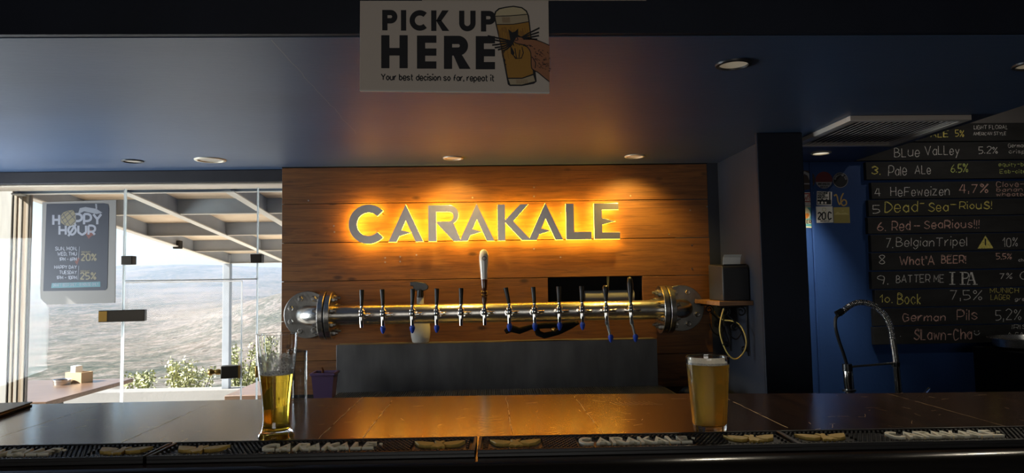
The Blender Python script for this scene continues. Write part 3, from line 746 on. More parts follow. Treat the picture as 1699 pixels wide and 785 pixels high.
p = atz(497, 663, ZK); t = thing('highball_glass', 'slim empty clear glass behind the tall beer glass', 'glass', (p.x, p.y, ZK))
MB().lathe([(0, 0), (.0165, 0), (.0175, .002), (.0178, .118), (.0170, .1185), (.0163, .117), (.0160, .007), (.012, .004), (0, .004)], 40).build('glass', 'thin_glass', t, smooth=25)
MB().lathe([(.0163, .1165), (.0171, .1188), (.0179, .1165), (.0172, .1155)], 40, close=True).build('rim', 'thin_glass', t, smooth=60)
# folded menu at the left edge
c0 = atz(54, 674, ZK); c1 = atz(0, 693, ZK); dv = (c1 - c0).normalized()
t = thing('menu_folder', 'black menu folder lying at the left end of the bar', 'menu', (c0.x, c0.y, ZK), math.atan2(dv.y, dv.x))
boxes(((0, -.30, 0), (.21, 0, .0035))).build('back_cover', 'mattblack', t, bevel=.001)
boxes(((.004, -.296, .0035), (.206, -.003, .0075))).build('pages', 'paper', t)
boxes(((0, -.30, .0075), (.21, 0, .011))).build('front_cover', 'black', t, bevel=.001)

# ================================================================== BACK BAR
t = thing('back_counter', 'dark back counter below the tap tower', 'counter', (.08, 3.35, 0))
boxes(((-1.10, -.25, .847), (1.07, .248, .885))).build('top', 'mattblack', t, bevel=.003)
boxes(((-1.08, -.22, 0), (1.05, .248, .847))).build('cabinet', 'navy', t, bevel=.003)
sl0, sl1 = at(558, 572, 3.5), at(1090, 563, 3.5)
t = thing('splashback', 'dark grey metal splashback panel under the tap tower', 'splashback', ((sl0.x + sl1.x) / 2, 3.5, .885))
hw = (sl1.x - sl0.x) / 2; ht = 1.139 - .885
boxes(((-hw, 0, .001), (hw, .004, ht)), ((-hw, .004, ht - .006), (hw, .098, ht)), ((-hw, .004, .001), (-hw + .004, .098, ht - .006)), ((hw - .004, .004, .001), (hw, .098, ht - .006))).build('sheet', 'darkplate', t, bevel=.0012)
t = thing('drip_tray', 'ribbed metal drip tray along the foot of the splashback', 'drip tray', (.06, 3.33, .885))
boxes(((-.80, -.165, .001), (.82, .165, .006)), ((-.80, -.165, .006), (.82, -.158, .022)), ((-.80, .158, .006), (.82, .165, .022)), ((-.80, -.158, .006), (-.793, .158, .022)), ((.813, -.158, .006), (.82, .158, .022))).build('tray', 'steel', t, bevel=.001)
mb = MB()
for i in range(150):
    x = -.788 + i * .0107; mb.box((x, -.157, .018), (x + .0045, .157, .025))
mb.build('grate', 'steel', t)
# purple bin, spray bottle
p = at(539, 640, 3.38); t = thing('plastic_bin', 'purple square plastic caddy beside the splashback', 'bin', (p.x, 3.38, .885))
zt = at(539, 617, 3.38).z - .885
def frus(mb, a0, a1, z0, z1, b=1.):
    mb.hexa([(-a0, -a0 * b, z0), (a0, -a0 * b, z0), (a0, a0 * b, z0), (-a0, a0 * b, z0), (-a1, -a1 * b, z1), (a1, -a1 * b, z1), (a1, a1 * b, z1), (-a1, a1 * b, z1)])
mb = MB(); wt = .003
for (ax, ay, bx_, by_) in ((-1, -1, 1, -1), (1, -1, 1, 1), (1, 1, -1, 1), (-1, 1, -1, -1)):
    q0, q1 = .040, .053; i0, i1 = q0 - wt, q1 - wt
    mb.hexa([(ax * q0, ay * q0, 0), (bx_ * q0, by_ * q0, 0), (bx_ * i0, by_ * i0, 0), (ax * i0, ay * i0, 0), (ax * q1, ay * q1, zt), (bx_ * q1, by_ * q1, zt), (bx_ * i1, by_ * i1, zt), (ax * i1, ay * i1, zt)])
mb.box((-.039, -.039, 0), (.039, .039, .004)); mb.build('body', 'purple', t)
mb = MB()
for a, b in (((-.058, -.058, zt - .012), (.058, -.052, zt)), ((-.058, .052, zt - .012), (.058, .058, zt)), ((-.058, -.052, zt - .012), (-.052, .052, zt)), ((.052, -.052, zt - .012), (.058, .052, zt))): mb.box(a, b)
mb.build('rim', 'purple', t, bevel=.001)
mb = MB(); mb.tube([(-.005, -.01, .01), (-.008, -.01, zt + .01), (-.012, -.012, zt + .022)], [.006, .006, .004], 8); mb.build('stick', 'handlewood', t)
p = at(698, 566, 3.55); t = thing('spray_bottle', 'white spray bottle with black trigger head behind the tap pipe', 'spray bottle', (p.x, 3.548, ht + .885))
def oval(r, z, th): return r
mb = MB(); mb.lathe([(0, 0), (.036, 0), (.042, .004), (.048, .03), (.050, .055), (.049, .08), (.040, .13), (.026, .165), (.019, .18), (.018, .21), (.018, .235), (0, .235)], 32)
for v in mb.bm.verts: v.co.y *= .62
mb.build('bottle', 'white', t, smooth=60)
mb = MB(); mb.lathe([(0, .228), (.017, .228), (.0175, .245), (.015, .27), (0, .27)], 20); mb.build('collar', 'black', t, smooth=60)
mb = MB(); mb.prism([(-.030, .262), (.022, .262), (.040, .270), (.042, .285), (.026, .302), (-.020, .310), (-.050, .308), (-.050, .288), (-.036, .286)], -.013, .013); hd = mb.build('spray_head', 'black', t, bevel=.003)
mb = MB(); mb.prism([(-.034, .288), (-.026, .288), (-.028, .262), (-.040, .232), (-.046, .234), (-.038, .262)], -.006, .006); mb.build('trigger', 'black', hd, bevel=.002)

# tap tower
ZP = 1.2885; YP = 3.45
tw = thing('beer_tower', 'steel pipe tap tower with bolted flanges along the plank wall', 'beer tower', (.055, YP, ZP))
ox = lambda X: X - .055
MB().cyl((ox(-.75), 0, 0), (ox(.87), 0, 0), .0485, seg=48).build('pipe', 'steel', tw)
for sgn, xd, xe in ((-1, -.908, -.776), (1, 1.012, .893)):
    name = 'elbow'; pts = [(ox(xe), 0, 0)] + [(ox(xd - sgn * .11 + sgn * .11 * sin(radians(a))), .11 - .11 * cos(radians(a)), 0) for a in range(0, 91, 9)] + [(ox(xd), .147, 0)]
    MB().tube(pts, .048, 40).build('elbow', 'steel', tw, smooth=60)
    wf = MB().lathe([(.045, .126), (.118, .126), (.119, .128), (.119, .147), (.045, .147)], 56, (ox(xd), 0, 0), 'Y').build('wall_flange', 'flange', tw, bevel=.0015)
    for k in range(8):
        a = 2 * pi * (k + .5) / 8; c = (ox(xd) + .088 * cos(a), 0, .088 * sin(a))
        mb = MB().lathe([(.0, .112), (.011, .110), (.0145, .1135), (.0145, .127)], 6, c, 'Y'); mb.lathe([(.018, .1225), (.018, .1265)], 18, c, 'Y'); mb.build('bolt', 'flange', wf, smooth=20)
    pf = None
    for d0, d1_ in ((-.029, -.003), (.003, .029)):
        pf = MB().lathe([(.046, d0), (.117, d0), (.119, d0 + .002), (.119, d1_ - .002), (.117, d1_), (.046, d1_)], 56, (ox(xe), 0, 0), 'X').build('pipe_flange', 'steel', tw)
    MB().lathe([(.046, -.003), (.105, -.003), (.105, .003), (.046, .003)], 40, (ox(xe), 0, 0), 'X').build('gasket', 'mattblack', tw)
    for k in range(8):
        a = 2 * pi * (k + .5) / 8 + .1; y, z = .088 * cos(a), .088 * sin(a); x = ox(xe)
        mb = MB().cyl((x - .055 * 1, y, z), (x + .055, y, z), .0068, seg=10)
        for e in (-1, 1):
            mb.cyl((x + e * .029, y, z), (x + e * .043, y, z), .0125, seg=6); mb.cyl((x + e * .029, y, z), (x + e * .0315, y, z), .0150, seg=16)
        mb.build('stud', 'flange', pf, smooth=20)
def make_tap():
    mb = MB()
    mb.cyl((0, .075, 0), (0, .012, 0), .0115, seg=18); mb.cyl((0, .066, 0), (0, .058, 0), .020, seg=24)
    mb.cyl((0, .045, 0), (0, .030, 0), .0165, seg=24)
    mb.sphere((0, 0, .004), .0165, (1, 1, 1.15), 20)
    mb.lathe([(.0, .012), (.013, .012), (.0155, .018), (.0155, .024), (.011, .028), (.0075, .034), (.0075, .046), (0, .046)], 20, (0, 0, 0))
    mb.tube([(0, 0, .0), (0, -.003, -.016), (0, -.003, -.034), (0, -.003, -.056)], [.012, .0105, .0095, .0085], 16)
    mb.tube([(.008, 0, .0), (.022, -.002, .001)], [.008, .0065], 12); mb.tube([(.020, -.002, .001), (.034, -.003, .002), (.042, -.003, .003)], [.0085, .0075, .0055], 12); mb.cyl((.040, -.003, .003), (.046, -.003, .003), .0075, seg=12)
    return mb.build('tap', 'chrome', None, smooth=50)
def straight_handle(h=.080):
    mb = MB(); mb.lathe([(0, 0), (.0072, 0), (.0082, .004), (.0118, h - .004), (.0112, h), (0, h)], 20); return mb.build('handle', 'black', None, smooth=40)
tap0 = make_tap(); h0 = straight_handle()
cap0 = MB().lathe([(0, -.088), (.004, -.087), (.009, -.078), (.0128, -.066), (.0128, -.057), (.0095, -.0555), (.0095, -.050), (0, -.050)], 18).build('rubber_plug', 'bluecap', None, smooth=40)
hb = MB().lathe([(0, 0), (.0075, 0), (.0085, .02), (.0125, .045), (.0165, .062), (.0160, .074), (.010, .083), (0, .085)], 20).build('handle', 'black', None, smooth=60)
ht_ = MB().lathe([(0, 0), (.0075, 0), (.0095, .02), (.0150, .060), (.0158, .085), (.0138, .108), (.008, .121), (0, .124)], 20).build('handle', 'black', None, smooth=60)
hw_ = MB().lathe([(0, .122), (.0155, .122), (.0185, .16), (.0225, .21), (.0228, .236), (.0190, .256), (.010, .266), (0, .268)], 26).build('handle', 'ceramic', None, smooth=60)
hwb = MB().lathe([(0, 0), (.008, 0), (.0115, .022), (.0135, .036), (.0115, .039), (.0185, .047), (.0115, .054), (.0185, .062), (.0125, .069), (.0135, .085), (.0162, .120), (.0160, .122), (0, .122)], 26).build('handle_base', 'handlewood', None, smooth=50)
hem = MB().lathe([(.0075, .0), (.0105, .0), (.0105, .0008), (.0075, .0008)], 24, (0, 0, 0), 'Y', close=True).build('emblem', 'handlewood', None)
for o in (tap0, h0, cap0, hb, ht_, hw_, hwb, hem): COL.objects.unlink(o)
def put(src, parent, loc=(0, 0, 0), rot=(0, 0, 0)):
    c = src.copy(); COL.objects.link(c); c.parent = parent; c.location = loc; c.rotation_euler = rot; return c
T = [(600, 0, 's', 0), (635.5, 1, 's', -3), (684, 1, 's', 2), (724.5, 1, 's', 1), (765, 0, 's', 1), (804, 0, 'w', 0), (845, 1, 's', -11), (887, 1, 's', -3), (928, 1, 's', 0), (966, 1, 's', 0), (1006, 2, 'b', 0), (1047, 2, 't', 0)]
for px, cap, kind, tilt in T:
    p = at(px, 520, 3.33)
    tp = put(tap0, tw, (ox(p.x), 3.33 - YP, .002))
    r = (radians(-4), radians(tilt), 0)
    if kind == 's': put(h0, tp, (0, 0, .042), r)
    if kind == 'b': put(hb, tp, (0, 0, .040), r)
    if kind == 't': put(ht_, tp, (0, 0, .040), r)
    if kind == 'w':
        put(hwb, tp, (0, 0, .040), r); hh_ = put(hw_, tp, (0, 0, .040), r)
        e = put(hem, tp, (.002, -.0255 - .0137, .040 + .222), (radians(-4), 0, 0)); e['label'] = 'round emblem'
    if cap == 1: put(cap0, tp, (0, -.003, 0))
    if cap == 2:
        q = at(px + 7, 560, 3.33); dx = q.x - p.x
        MB().tube([(0, -.003, -.050), (dx * .35, -.003, -.075), (dx, -.003, -.128)], [.0080, .0068, .0062], 14).build('spout_tube', 'steel', tp, smooth=60)
        MB().cyl((0, -.003, -.048), (dx * .12, -.003, -.064), .0105, seg=16).build('spout_collar', 'chrome', tp)
        put(cap0, tp, (dx * 1.02, -.003, -.062))
# service opening content and the black hose below the pipe
nz_ = boxes(((ox0 - .03, YW + .10, oz0), (ox1 + .03, YW + .12, oz1)), ((ox0 - .03, YW + .025, oz1 - .001), (ox1 + .03, YW + .12, oz1 + .02)), ((ox0 - .03, YW + .025, oz0 - .02), (ox1 + .03, YW + .12, oz0)), ((ox0 - .03, YW + .025, oz0), (ox0 - .004, YW + .12, oz1)), ((ox1 + .004, YW + .025, oz0), (ox1 + .03, YW + .12, oz1)))
struct('wall_recess', nz_, 'mattblack')
p = at(970, 492, YW + .06); q = at(1030, 492, YW + .06)
t = thing('insulation_tube', 'grey foam pipe lying in the dark opening of the plank wall', 'tube', (p.x, YW + .06, p.z))
MB().lathe([(.018, 0), (.030, 0), (.030, .26), (.018, .26)], 28, (0, 0, 0), 'X', close=True).build('sleeve', P('grey_foam', (.30, .29, .26), .8), t)
MB().tube([(.12, -.02, oz1 - p.z - .002), (.118, -.03, .04), (.10, -.035, .02)], .0022, 8).build('wire', 'cable', t)
MB().tube([(.128, -.02, oz1 - p.z - .002), (.122, -.03, .05), (.102, -.035, .02)], .0018, 8).build('wire', 'cable', t)
a_ = [at(x, y, 3.52) for x, y in ((838, 551), (848, 545), (862, 549), (880, 543), (905, 540), (930, 540), (955, 536))]
t = thing('black_hose', 'black hose bundle hanging under the pipe beneath the plugged taps', 'hose', a_[3])
MB().tube([v - a_[3] for v in a_], [.012, .019, .017, .013, .015, .016, .012], 14).build('hose', 'mattblack', t, smooth=60)
b_ = [at(x, y, 3.54) for x, y in ((888, 541), (893, 553), (903, 557), (925, 552), (945, 543), (960, 535))]
MB().tube([v - a_[3] for v in b_], [.014, .016, .016, .013, .012, .009], 14).build('hose', 'mattblack', t, smooth=60)
v = at(917, 546, 3.515) - a_[3]; MB().cyl(v, v + Vector((.012, -.014, -.004)), .010, seg=14).build('connector', 'brass', t)
p = at(1133, 652, 3.4); t = thing('bar_towel', 'crumpled black bar towel at the right end of the drip tray', 'towel', (.985, 3.33, .885))
mb = MB(); mb.lathe([(0, 0), (.055, 0), (.062, .012), (.05, .028), (.025, .036), (0, .037)], 36, rad=lambda r, z, th: r * (1 + .16 * sin(3 * th + z * 60) + .08 * sin(7 * th))); mb.build('cloth', 'mattblack', t, smooth=80)
del t['label']; t['label'] = 'crumpled black bar towel right of the splashback'

# ------------------------------------------------------------------ CARAKALE wall sign
lp = at(580, 404, 3.537); rp = at(1029, 395.5, 3.537)
k = (rp.x - lp.x) / 1590; z0 = (lp.z + rp.z) / 2
sg_ = thing('wall_sign', 'metal letter sign glowing amber on the plank wall', 'sign', (lp.x, YW, z0))
YF = 3.537 - YW
for i, (n_, poly) in enumerate(LET):
    pl = [(x * k, z * k) for x, z in poly]
    L_ = MB().prism(pl, YF, YF + .006).build('letter', 'letter', sg_, smooth=0, bevel=.0006)
    cx = sum(q[0] for q in pl) / len(pl); cz = sum(q[1] for q in pl) / len(pl)
    mb = MB().prism(pl, YF + .0062, YF + .012); 
    mb.build('light_strip', 'led', L_, smooth=0)
    mb = MB(); xs = [q[0] for q in pl]
    for q in (pl[0], pl[len(pl) // 2]): mb.cyl((q[0] * .9 + cx * .1, YF + .011, q[1] * .85 + cz * .15), (q[0] * .9 + cx * .1, 0, q[1] * .85 + cz * .15), .0025, seg=8)
    mb.build('standoff', 'flange', L_)

# ------------------------------------------------------------------ recessed ceiling lamps
def lamp(px, py, r, lab, lens='lens', ring='ring', spot=None, rx=1.0):
    p = atz(px, py, ZB); t = thing('recessed_light', lab, 'ceiling light', (p.x, p.y, ZB), group='recessed ceiling lamps over the bar')
    MB().lathe([(r * .78, -.001), (r * .80, -.006), (r * .97, -.005), (r, -.001), (r, .002), (r * .78, .002)], 40, close=True).build('trim_ring', ring, t, smooth=60)
    MB().lathe([(0, -.0012), (r * .79, -.0012), (r * .79, .001), (0, .001)], 36).build('lens', lens, t)
    if spot:
        pw, tgt, ang, bl, col = spot
        l = bpy.data.lights.new('lamp_bulb', 'SPOT'); l.energy = pw; l.spot_size = radians(ang); l.spot_blend = bl; l.color = col; l.shadow_soft_size = .02
        o = bpy.data.objects.new('lamp_bulb', l); COL.objects.link(o); o.parent = t; o.location = (0, 0, -.012)
        o.rotation_euler = (Vector(tgt)).to_track_quat('-Z', 'Y').to_euler()
WARM = (1.0, .66, .14)
lamp(220, 267, .050, 'small unlit ceiling lamp above the poster, leftmost of the lamps', 'lensoff', 'darkring')
lamp(349, 265, .073, 'large unlit ceiling lamp above the glass door', 'lensoff')
lamp(752, 262, .050, 'ceiling lamp shining down the planks above the sign, left of the two', 'lens', 'ring', (15, (0, .36, -1), 116, .9, WARM))
lamp(1053, 259, .050, 'ceiling lamp shining down the planks above the sign, right of the two', 'lens', 'ring', (18, (0, .36, -1), 116, .9, WARM))
lamp(1217, 106, .0505, 'black-ringed ceiling lamp out in the middle of the dark ceiling', 'lens', 'darkring', (8, (-.22, -.75, -1), 100, .6, (1, .88, .68)))
lamp(1362, 253.5, .048, 'lit ceiling lamp in front of the stickers', 'lenson', 'ring', (34, (-.20, .20, -1), 84, .9, (1, .93, .80)))
lamp(1712, 107, .0505, 'black-ringed ceiling lamp cut by the right edge of the picture', 'lens', 'darkring', (8, (-.2, -.75, -1), 90, .6, (1, .88, .68)))

t = thing('recessed_light', 'added unseen lamp in the higher room ceiling lighting the top chalkboard', 'ceiling light', (2.55, 2.7, ZT), group='recessed ceiling lamps over the bar')  # out-of-view lamp added to brighten the top chalkboards and upper wall
MB().lathe([(.040, -.001), (.041, -.006), (.050, -.005), (.052, -.001), (.052, .002), (.040, .002)], 40, close=True).build('trim_ring', 'ring', t, smooth=60)
MB().lathe([(0, -.0012), (.041, -.0012), (.041, .001), (0, .001)], 36).build('lens', 'lenson', t)
l = bpy.data.lights.new('lamp_bulb', 'SPOT'); l.energy = 9; l.spot_size = radians(110); l.spot_blend = .8; l.color = (1, .90, .78); l.shadow_soft_size = .03
o = bpy.data.objects.new('lamp_bulb', l); COL.objects.link(o); o.parent = t; o.location = (0, 0, -.012); o.rotation_euler = Vector((0, .45, -1)).to_track_quat('-Z', 'Y').to_euler()

# ceiling vent
t = thing('ceiling_vent', 'beige slatted air vent under the dark ceiling beside the pillar', 'air vent', (1.632, 2.815, ZB))
a, b = .238, .262
boxes(((-a, -b, -.020), (a, -b + .03, 0)), ((-a, b - .03, -.020), (a, b, 0)), ((-a, -b + .03, -.020), (-a + .03, b - .03, 0)), ((a - .03, -b + .03, -.020), (a, b - .03, 0))).build('frame', 'vent', t, bevel=.002)
boxes(((-a + .03, -b + .03, -.003), (a - .03, b - .03, -.001))).build('backing', 'mattblack', t)
for i in range(18):
    x = -a + .040 + i * (2 * a - .080) / 17
    mb = MB(); mb.hexa([(x - .0060, -b + .03, -.0188), (x + .0060, -b + .03, -.0170), (x + .0060, b - .03, -.0170), (x - .0060, b - .03, -.0188), (x - .0060, -b + .03, -.0178), (x + .0060, -b + .03, -.0160), (x + .0060, b - .03, -.0160), (x - .0060, b - .03, -.0178)]); mb.build('slat', 'vent', t, smooth=0)

# ------------------------------------------------------------------ printer shelf on the side wall
shz = at(1197, 507.5, 3.17).z
t = thing('wall_shelf', 'small wooden wall shelf on scrolled iron bracket beside the pillar', 'shelf', (1.155, 3.36, shz))
mb = MB(); lay = mb.bm.faces.layers.float_vector.new('plank'); mb.box((-.080, -.19, 0), (.079, .19, .020)); mb.build('board', wood('shelf_wood', (.16, .07, .035), (.30, .15, .07), (.42, .24, .12), rough=.5, knots=False), t, bevel=.0015)
def spiral(cx, cz, r, a0, turns, dirn=1, n_=40): return [(cx + r * (1 - .75 * i / n_) * cos(a0 + dirn * 2 * pi * turns * i / n_), cz + r * (1 - .75 * i / n_) * sin(a0 + dirn * 2 * pi * turns * i / n_)) for i in range(n_ + 1)]
for y in (-.12, .12):
    mb = MB(); w = lambda pts: [(x, y, z) for x, z in pts]
    mb.tube(w([(.072, -.001), (.072, -.24)]), .0045, 8); mb.tube(w([(-.070, -.006), (.074, -.006)]), .0045, 8)
    mb.tube(w([(-.02, -.045)] + _cr([(-.02, -.045), (.01, -.075), (.04, -.12), (.062, -.19), (.070, -.235)], 6)), .004, 8)
    mb.tube(w(spiral(-.028, -.030, .022, -.6, 1.6)), .0036, 8); mb.tube(w(spiral(.045, -.032, .024, 2.6, 1.5, -1)), .0036, 8)
    mb.tube(w(spiral(.012, -.105, .020, .4, 1.7)), .0036, 8); mb.tube(w(spiral(.052, -.205, .016, 1.2, 1.5, -1)), .0036, 8)
    mb.tube(w(_cr([(-.03, -.10), (-.015, -.14), (.02, -.16), (.05, -.12)], 6)), .0032, 8)
    mb.build('scroll_bracket', 'iron', t, smooth=60)
t = thing('receipt_printer', 'black receipt printer standing on the small wall shelf', 'printer', (1.166, 3.30, shz + .020))
mb = MB(); pr = [(-.095, 0), (.11, 0), (.11, .175), (-.080, .165), (-.095, .155)]
a_ = [mb.bm.verts.new((-.060, y, z)) for y, z in pr]; b_ = [mb.bm.verts.new((.066, y, z)) for y, z in pr]
mb.bm.faces.new(a_); mb.bm.faces.new(b_[::-1])
for i in range(5): j = (i + 1) % 5; mb.bm.faces.new((a_[i], b_[i], b_[j], a_[j]))
mb.build('body', P('charcoal_plastic', (.03, .03, .032), .42), t, bevel=.005)
boxes(((-.045, -.07, .1655), (.062, .02, .172))).build('cover', 'black', t, bevel=.002)
mb = MB()
pts = [(-.03, .160), (-.034, .185), (-.040, .205), (-.055, .218)]
for (y0, z0_), (y1, z1_) in zip(pts, pts[1:]): mb.hexa([(-.035, y0, z0_), (.050, y0, z0_), (.050, y0 + .0012, z0_), (-.035, y0 + .0012, z0_), (-.035, y1, z1_), (.050, y1, z1_), (.050, y1 + .0012, z1_), (-.035, y1 + .0012, z1_)])
mb.build('paper', 'paper', t, smooth=50)
cp = [(1150 + a * .2294, 480 + b * .2294) for a, b in ((132, 50), (135, 120), (150, 160), (178, 195), (222, 222), (285, 230), (340, 262), (376, 330), (384, 400), (360, 465), (310, 505), (262, 480), (220, 405), (194, 310), (200, 220), (222, 140))]
# the lead runs down behind the shelf board, loops in front of it and goes back up under the board
cw = [at(x, y, 3.575 if i < 3 else 3.60 - .06 * min(i, 7)) for i, (x, y) in enumerate(cp)]
o_ = cw[6].copy(); t = thing('power_cable', 'yellow cable looping below the small wall shelf', 'cable', o_)
MB().tube([Vector(p) - o_ for p in _cr([tuple(v) for v in cw], 6)], .0033, 10).build('lead', 'cable', t, smooth=60)
mb = MB(); pp = [tuple(Vector(v) - o_) for v in cw]
for a_, b_ in ((4, 5), (12, 13)): mb.cyl(pp[a_], tuple(Vector(pp[a_]) * .88 + Vector(pp[b_]) * .12), .0047, seg=10)
mb.build('tie', 'black', t)

# ------------------------------------------------------------------ sink side
t = thing('sink_bench', 'black sink bench at the back right, below the chalkboards', 'counter', (2.15, 2.95, 0))
boxes(((-.74, -.60, .78), (.80, .60, .82))).build('top', 'mattblack', t, bevel=.003); boxes(((-.72, -.56, 0), (.78, .60, .78))).build('cabinet', 'navy', t)
YFa = 2.60
fp = lambda cx, cy: at(1370 + cx * .242, 480 + cy * .242, YFa)
o_ = fp(512, 860); o_.z = .82
t = thing('spring_tap', 'tall chrome kitchen tap with coiled spring neck', 'kitchen tap', o_)
L = lambda cx, cy: fp(cx, cy) - o_
MB().tube([L(506, 720) * 0, L(501, 720), L(480, 495)], [.014, .0125, .0115], 18).build('riser', 'chrome', t)
MB().lathe([(0, 0), (.026, 0), (.026, .006), (.018, .016), (.0165, .05), (.014, .055)], 28).build('base', 'chrome', t, smooth=40)
path = _cr([tuple(L(*q)) for q in ((482, 495), (470, 410), (458, 340), (444, 262), (412, 190), (360, 132), (300, 100), (240, 90), (180, 105), (128, 142), (96, 168))], 12)
MB().tube(path, .0055, 12).build('inner_hose', 'black', t, smooth=60)
def coil(path, r, wire, turns0, turns1, f):
    pts = [Vector(p) for p in path]; cum = [0]
    for a_, b_ in zip(pts, pts[1:]): cum.append(cum[-1] + (b_ - a_).length)
    tot = cum[-1]; out_ = []; ph = 0; N = 1500; j = 0
    for i in range(N):
        s_ = tot * i / (N - 1)
        while j < len(cum) - 2 and cum[j + 1] < s_: j += 1
        q = (s_ - cum[j]) / max(1e-9, cum[j + 1] - cum[j]); c = pts[j].lerp(pts[j + 1], q); tg = (pts[j + 1] - pts[j]).normalized()
        u = Vector((0, 1, 0)); w_ = tg.cross(u).normalized()
        ph += 2 * pi * f(s_ / tot) / N
        out_.append(c + (u * cos(ph) + w_ * sin(ph)) * r)
    return MB().tube(out_, wire, 6)
coil(path, .0098, .0017, 0, 0, lambda s: 115 if s < .22 else 62).build('spring', 'steel', t, smooth=60)
MB().cyl(L(112, 150), L(75, 172), .0125, seg=20).build('end_cap', 'black', t)
MB().tube(_cr([tuple(L(*q)) for q in ((88, 172), (68, 205), (68, 265), (90, 350), (118, 430), (146, 520))], 8), .0058, 12).build('spray_hose', 'black', t, smooth=60)
sp = MB().tube([L(148, 515), L(152, 560), L(158, 640), L(168, 735)], [.012, .0165, .0175, .016], 20).build('spray_head', 'chrome', t, smooth=60)
MB().tube([L(146, 512), L(150, 560)], [.0165, .0185], 20).build('holder_clip', 'black', t)
MB().tube([L(160, 686), L(161, 698)], [.024, .024], 20).build('spray_ring', 'black', sp)
MB().tube([L(165, 532), L(462, 508)], .0042, 12).build('holder_arm', 'steel', t)
MB().tube([L(478, 500), L(480, 530)], .0145, 18).build('arm_collar', 'black', t)
p = at(1530, 657, 2.5); q = at(1542, 644, 2.5); d_ = q - p
b0 = p - d_ * ((p.z - .82) / d_.z); t = thing('drinking_straw', 'clear drinking straw poking up behind the bar at right', 'straw', b0)
MB().tube([(0, 0, .003), q - b0], .0042, 10).build('tube', 'glass', t)
t = thing('bar_cabinet', 'black cabinet at the right edge under the steel basin', 'cabinet', (2.72, 3.14, .82))
ch = at(1665, 586, 3.0).z - .82
boxes(((-.36, -.16, 0), (.36, .17, ch))).build('body', 'mattblack', t, bevel=.004); boxes(((-.35, -.166, .02), (.35, -.16, ch - .03))).build('door', 'mattblack', t, bevel=.002)
MB().tube([(-.30, -.166, .06), (-.30, -.182, .07), (-.30, -.182, ch - .08), (-.30, -.166, ch - .07)], .005, 8).build('handle', 'iron', t)
p = at(1712, 576, 3.12); t = thing('steel_basin', 'stainless steel basin on the black cabinet at the right edge', 'basin', (p.x + .02, 3.145, .82 + ch))
MB().lathe([(0, 0), (.13, 0), (.15, .012), (.155, .046), (.172, .048), (.172, .052), (.150, .052), (.145, .016), (.125, .006), (0, .006)], 48).build('bowl', 'steel', t, smooth=40)
MB().lathe([(.158, .0505), (.172, .0505), (.1745, .0515), (.172, .0535), (.158, .0525)], 48, close=True).build('rim', 'chrome', t, smooth=60)

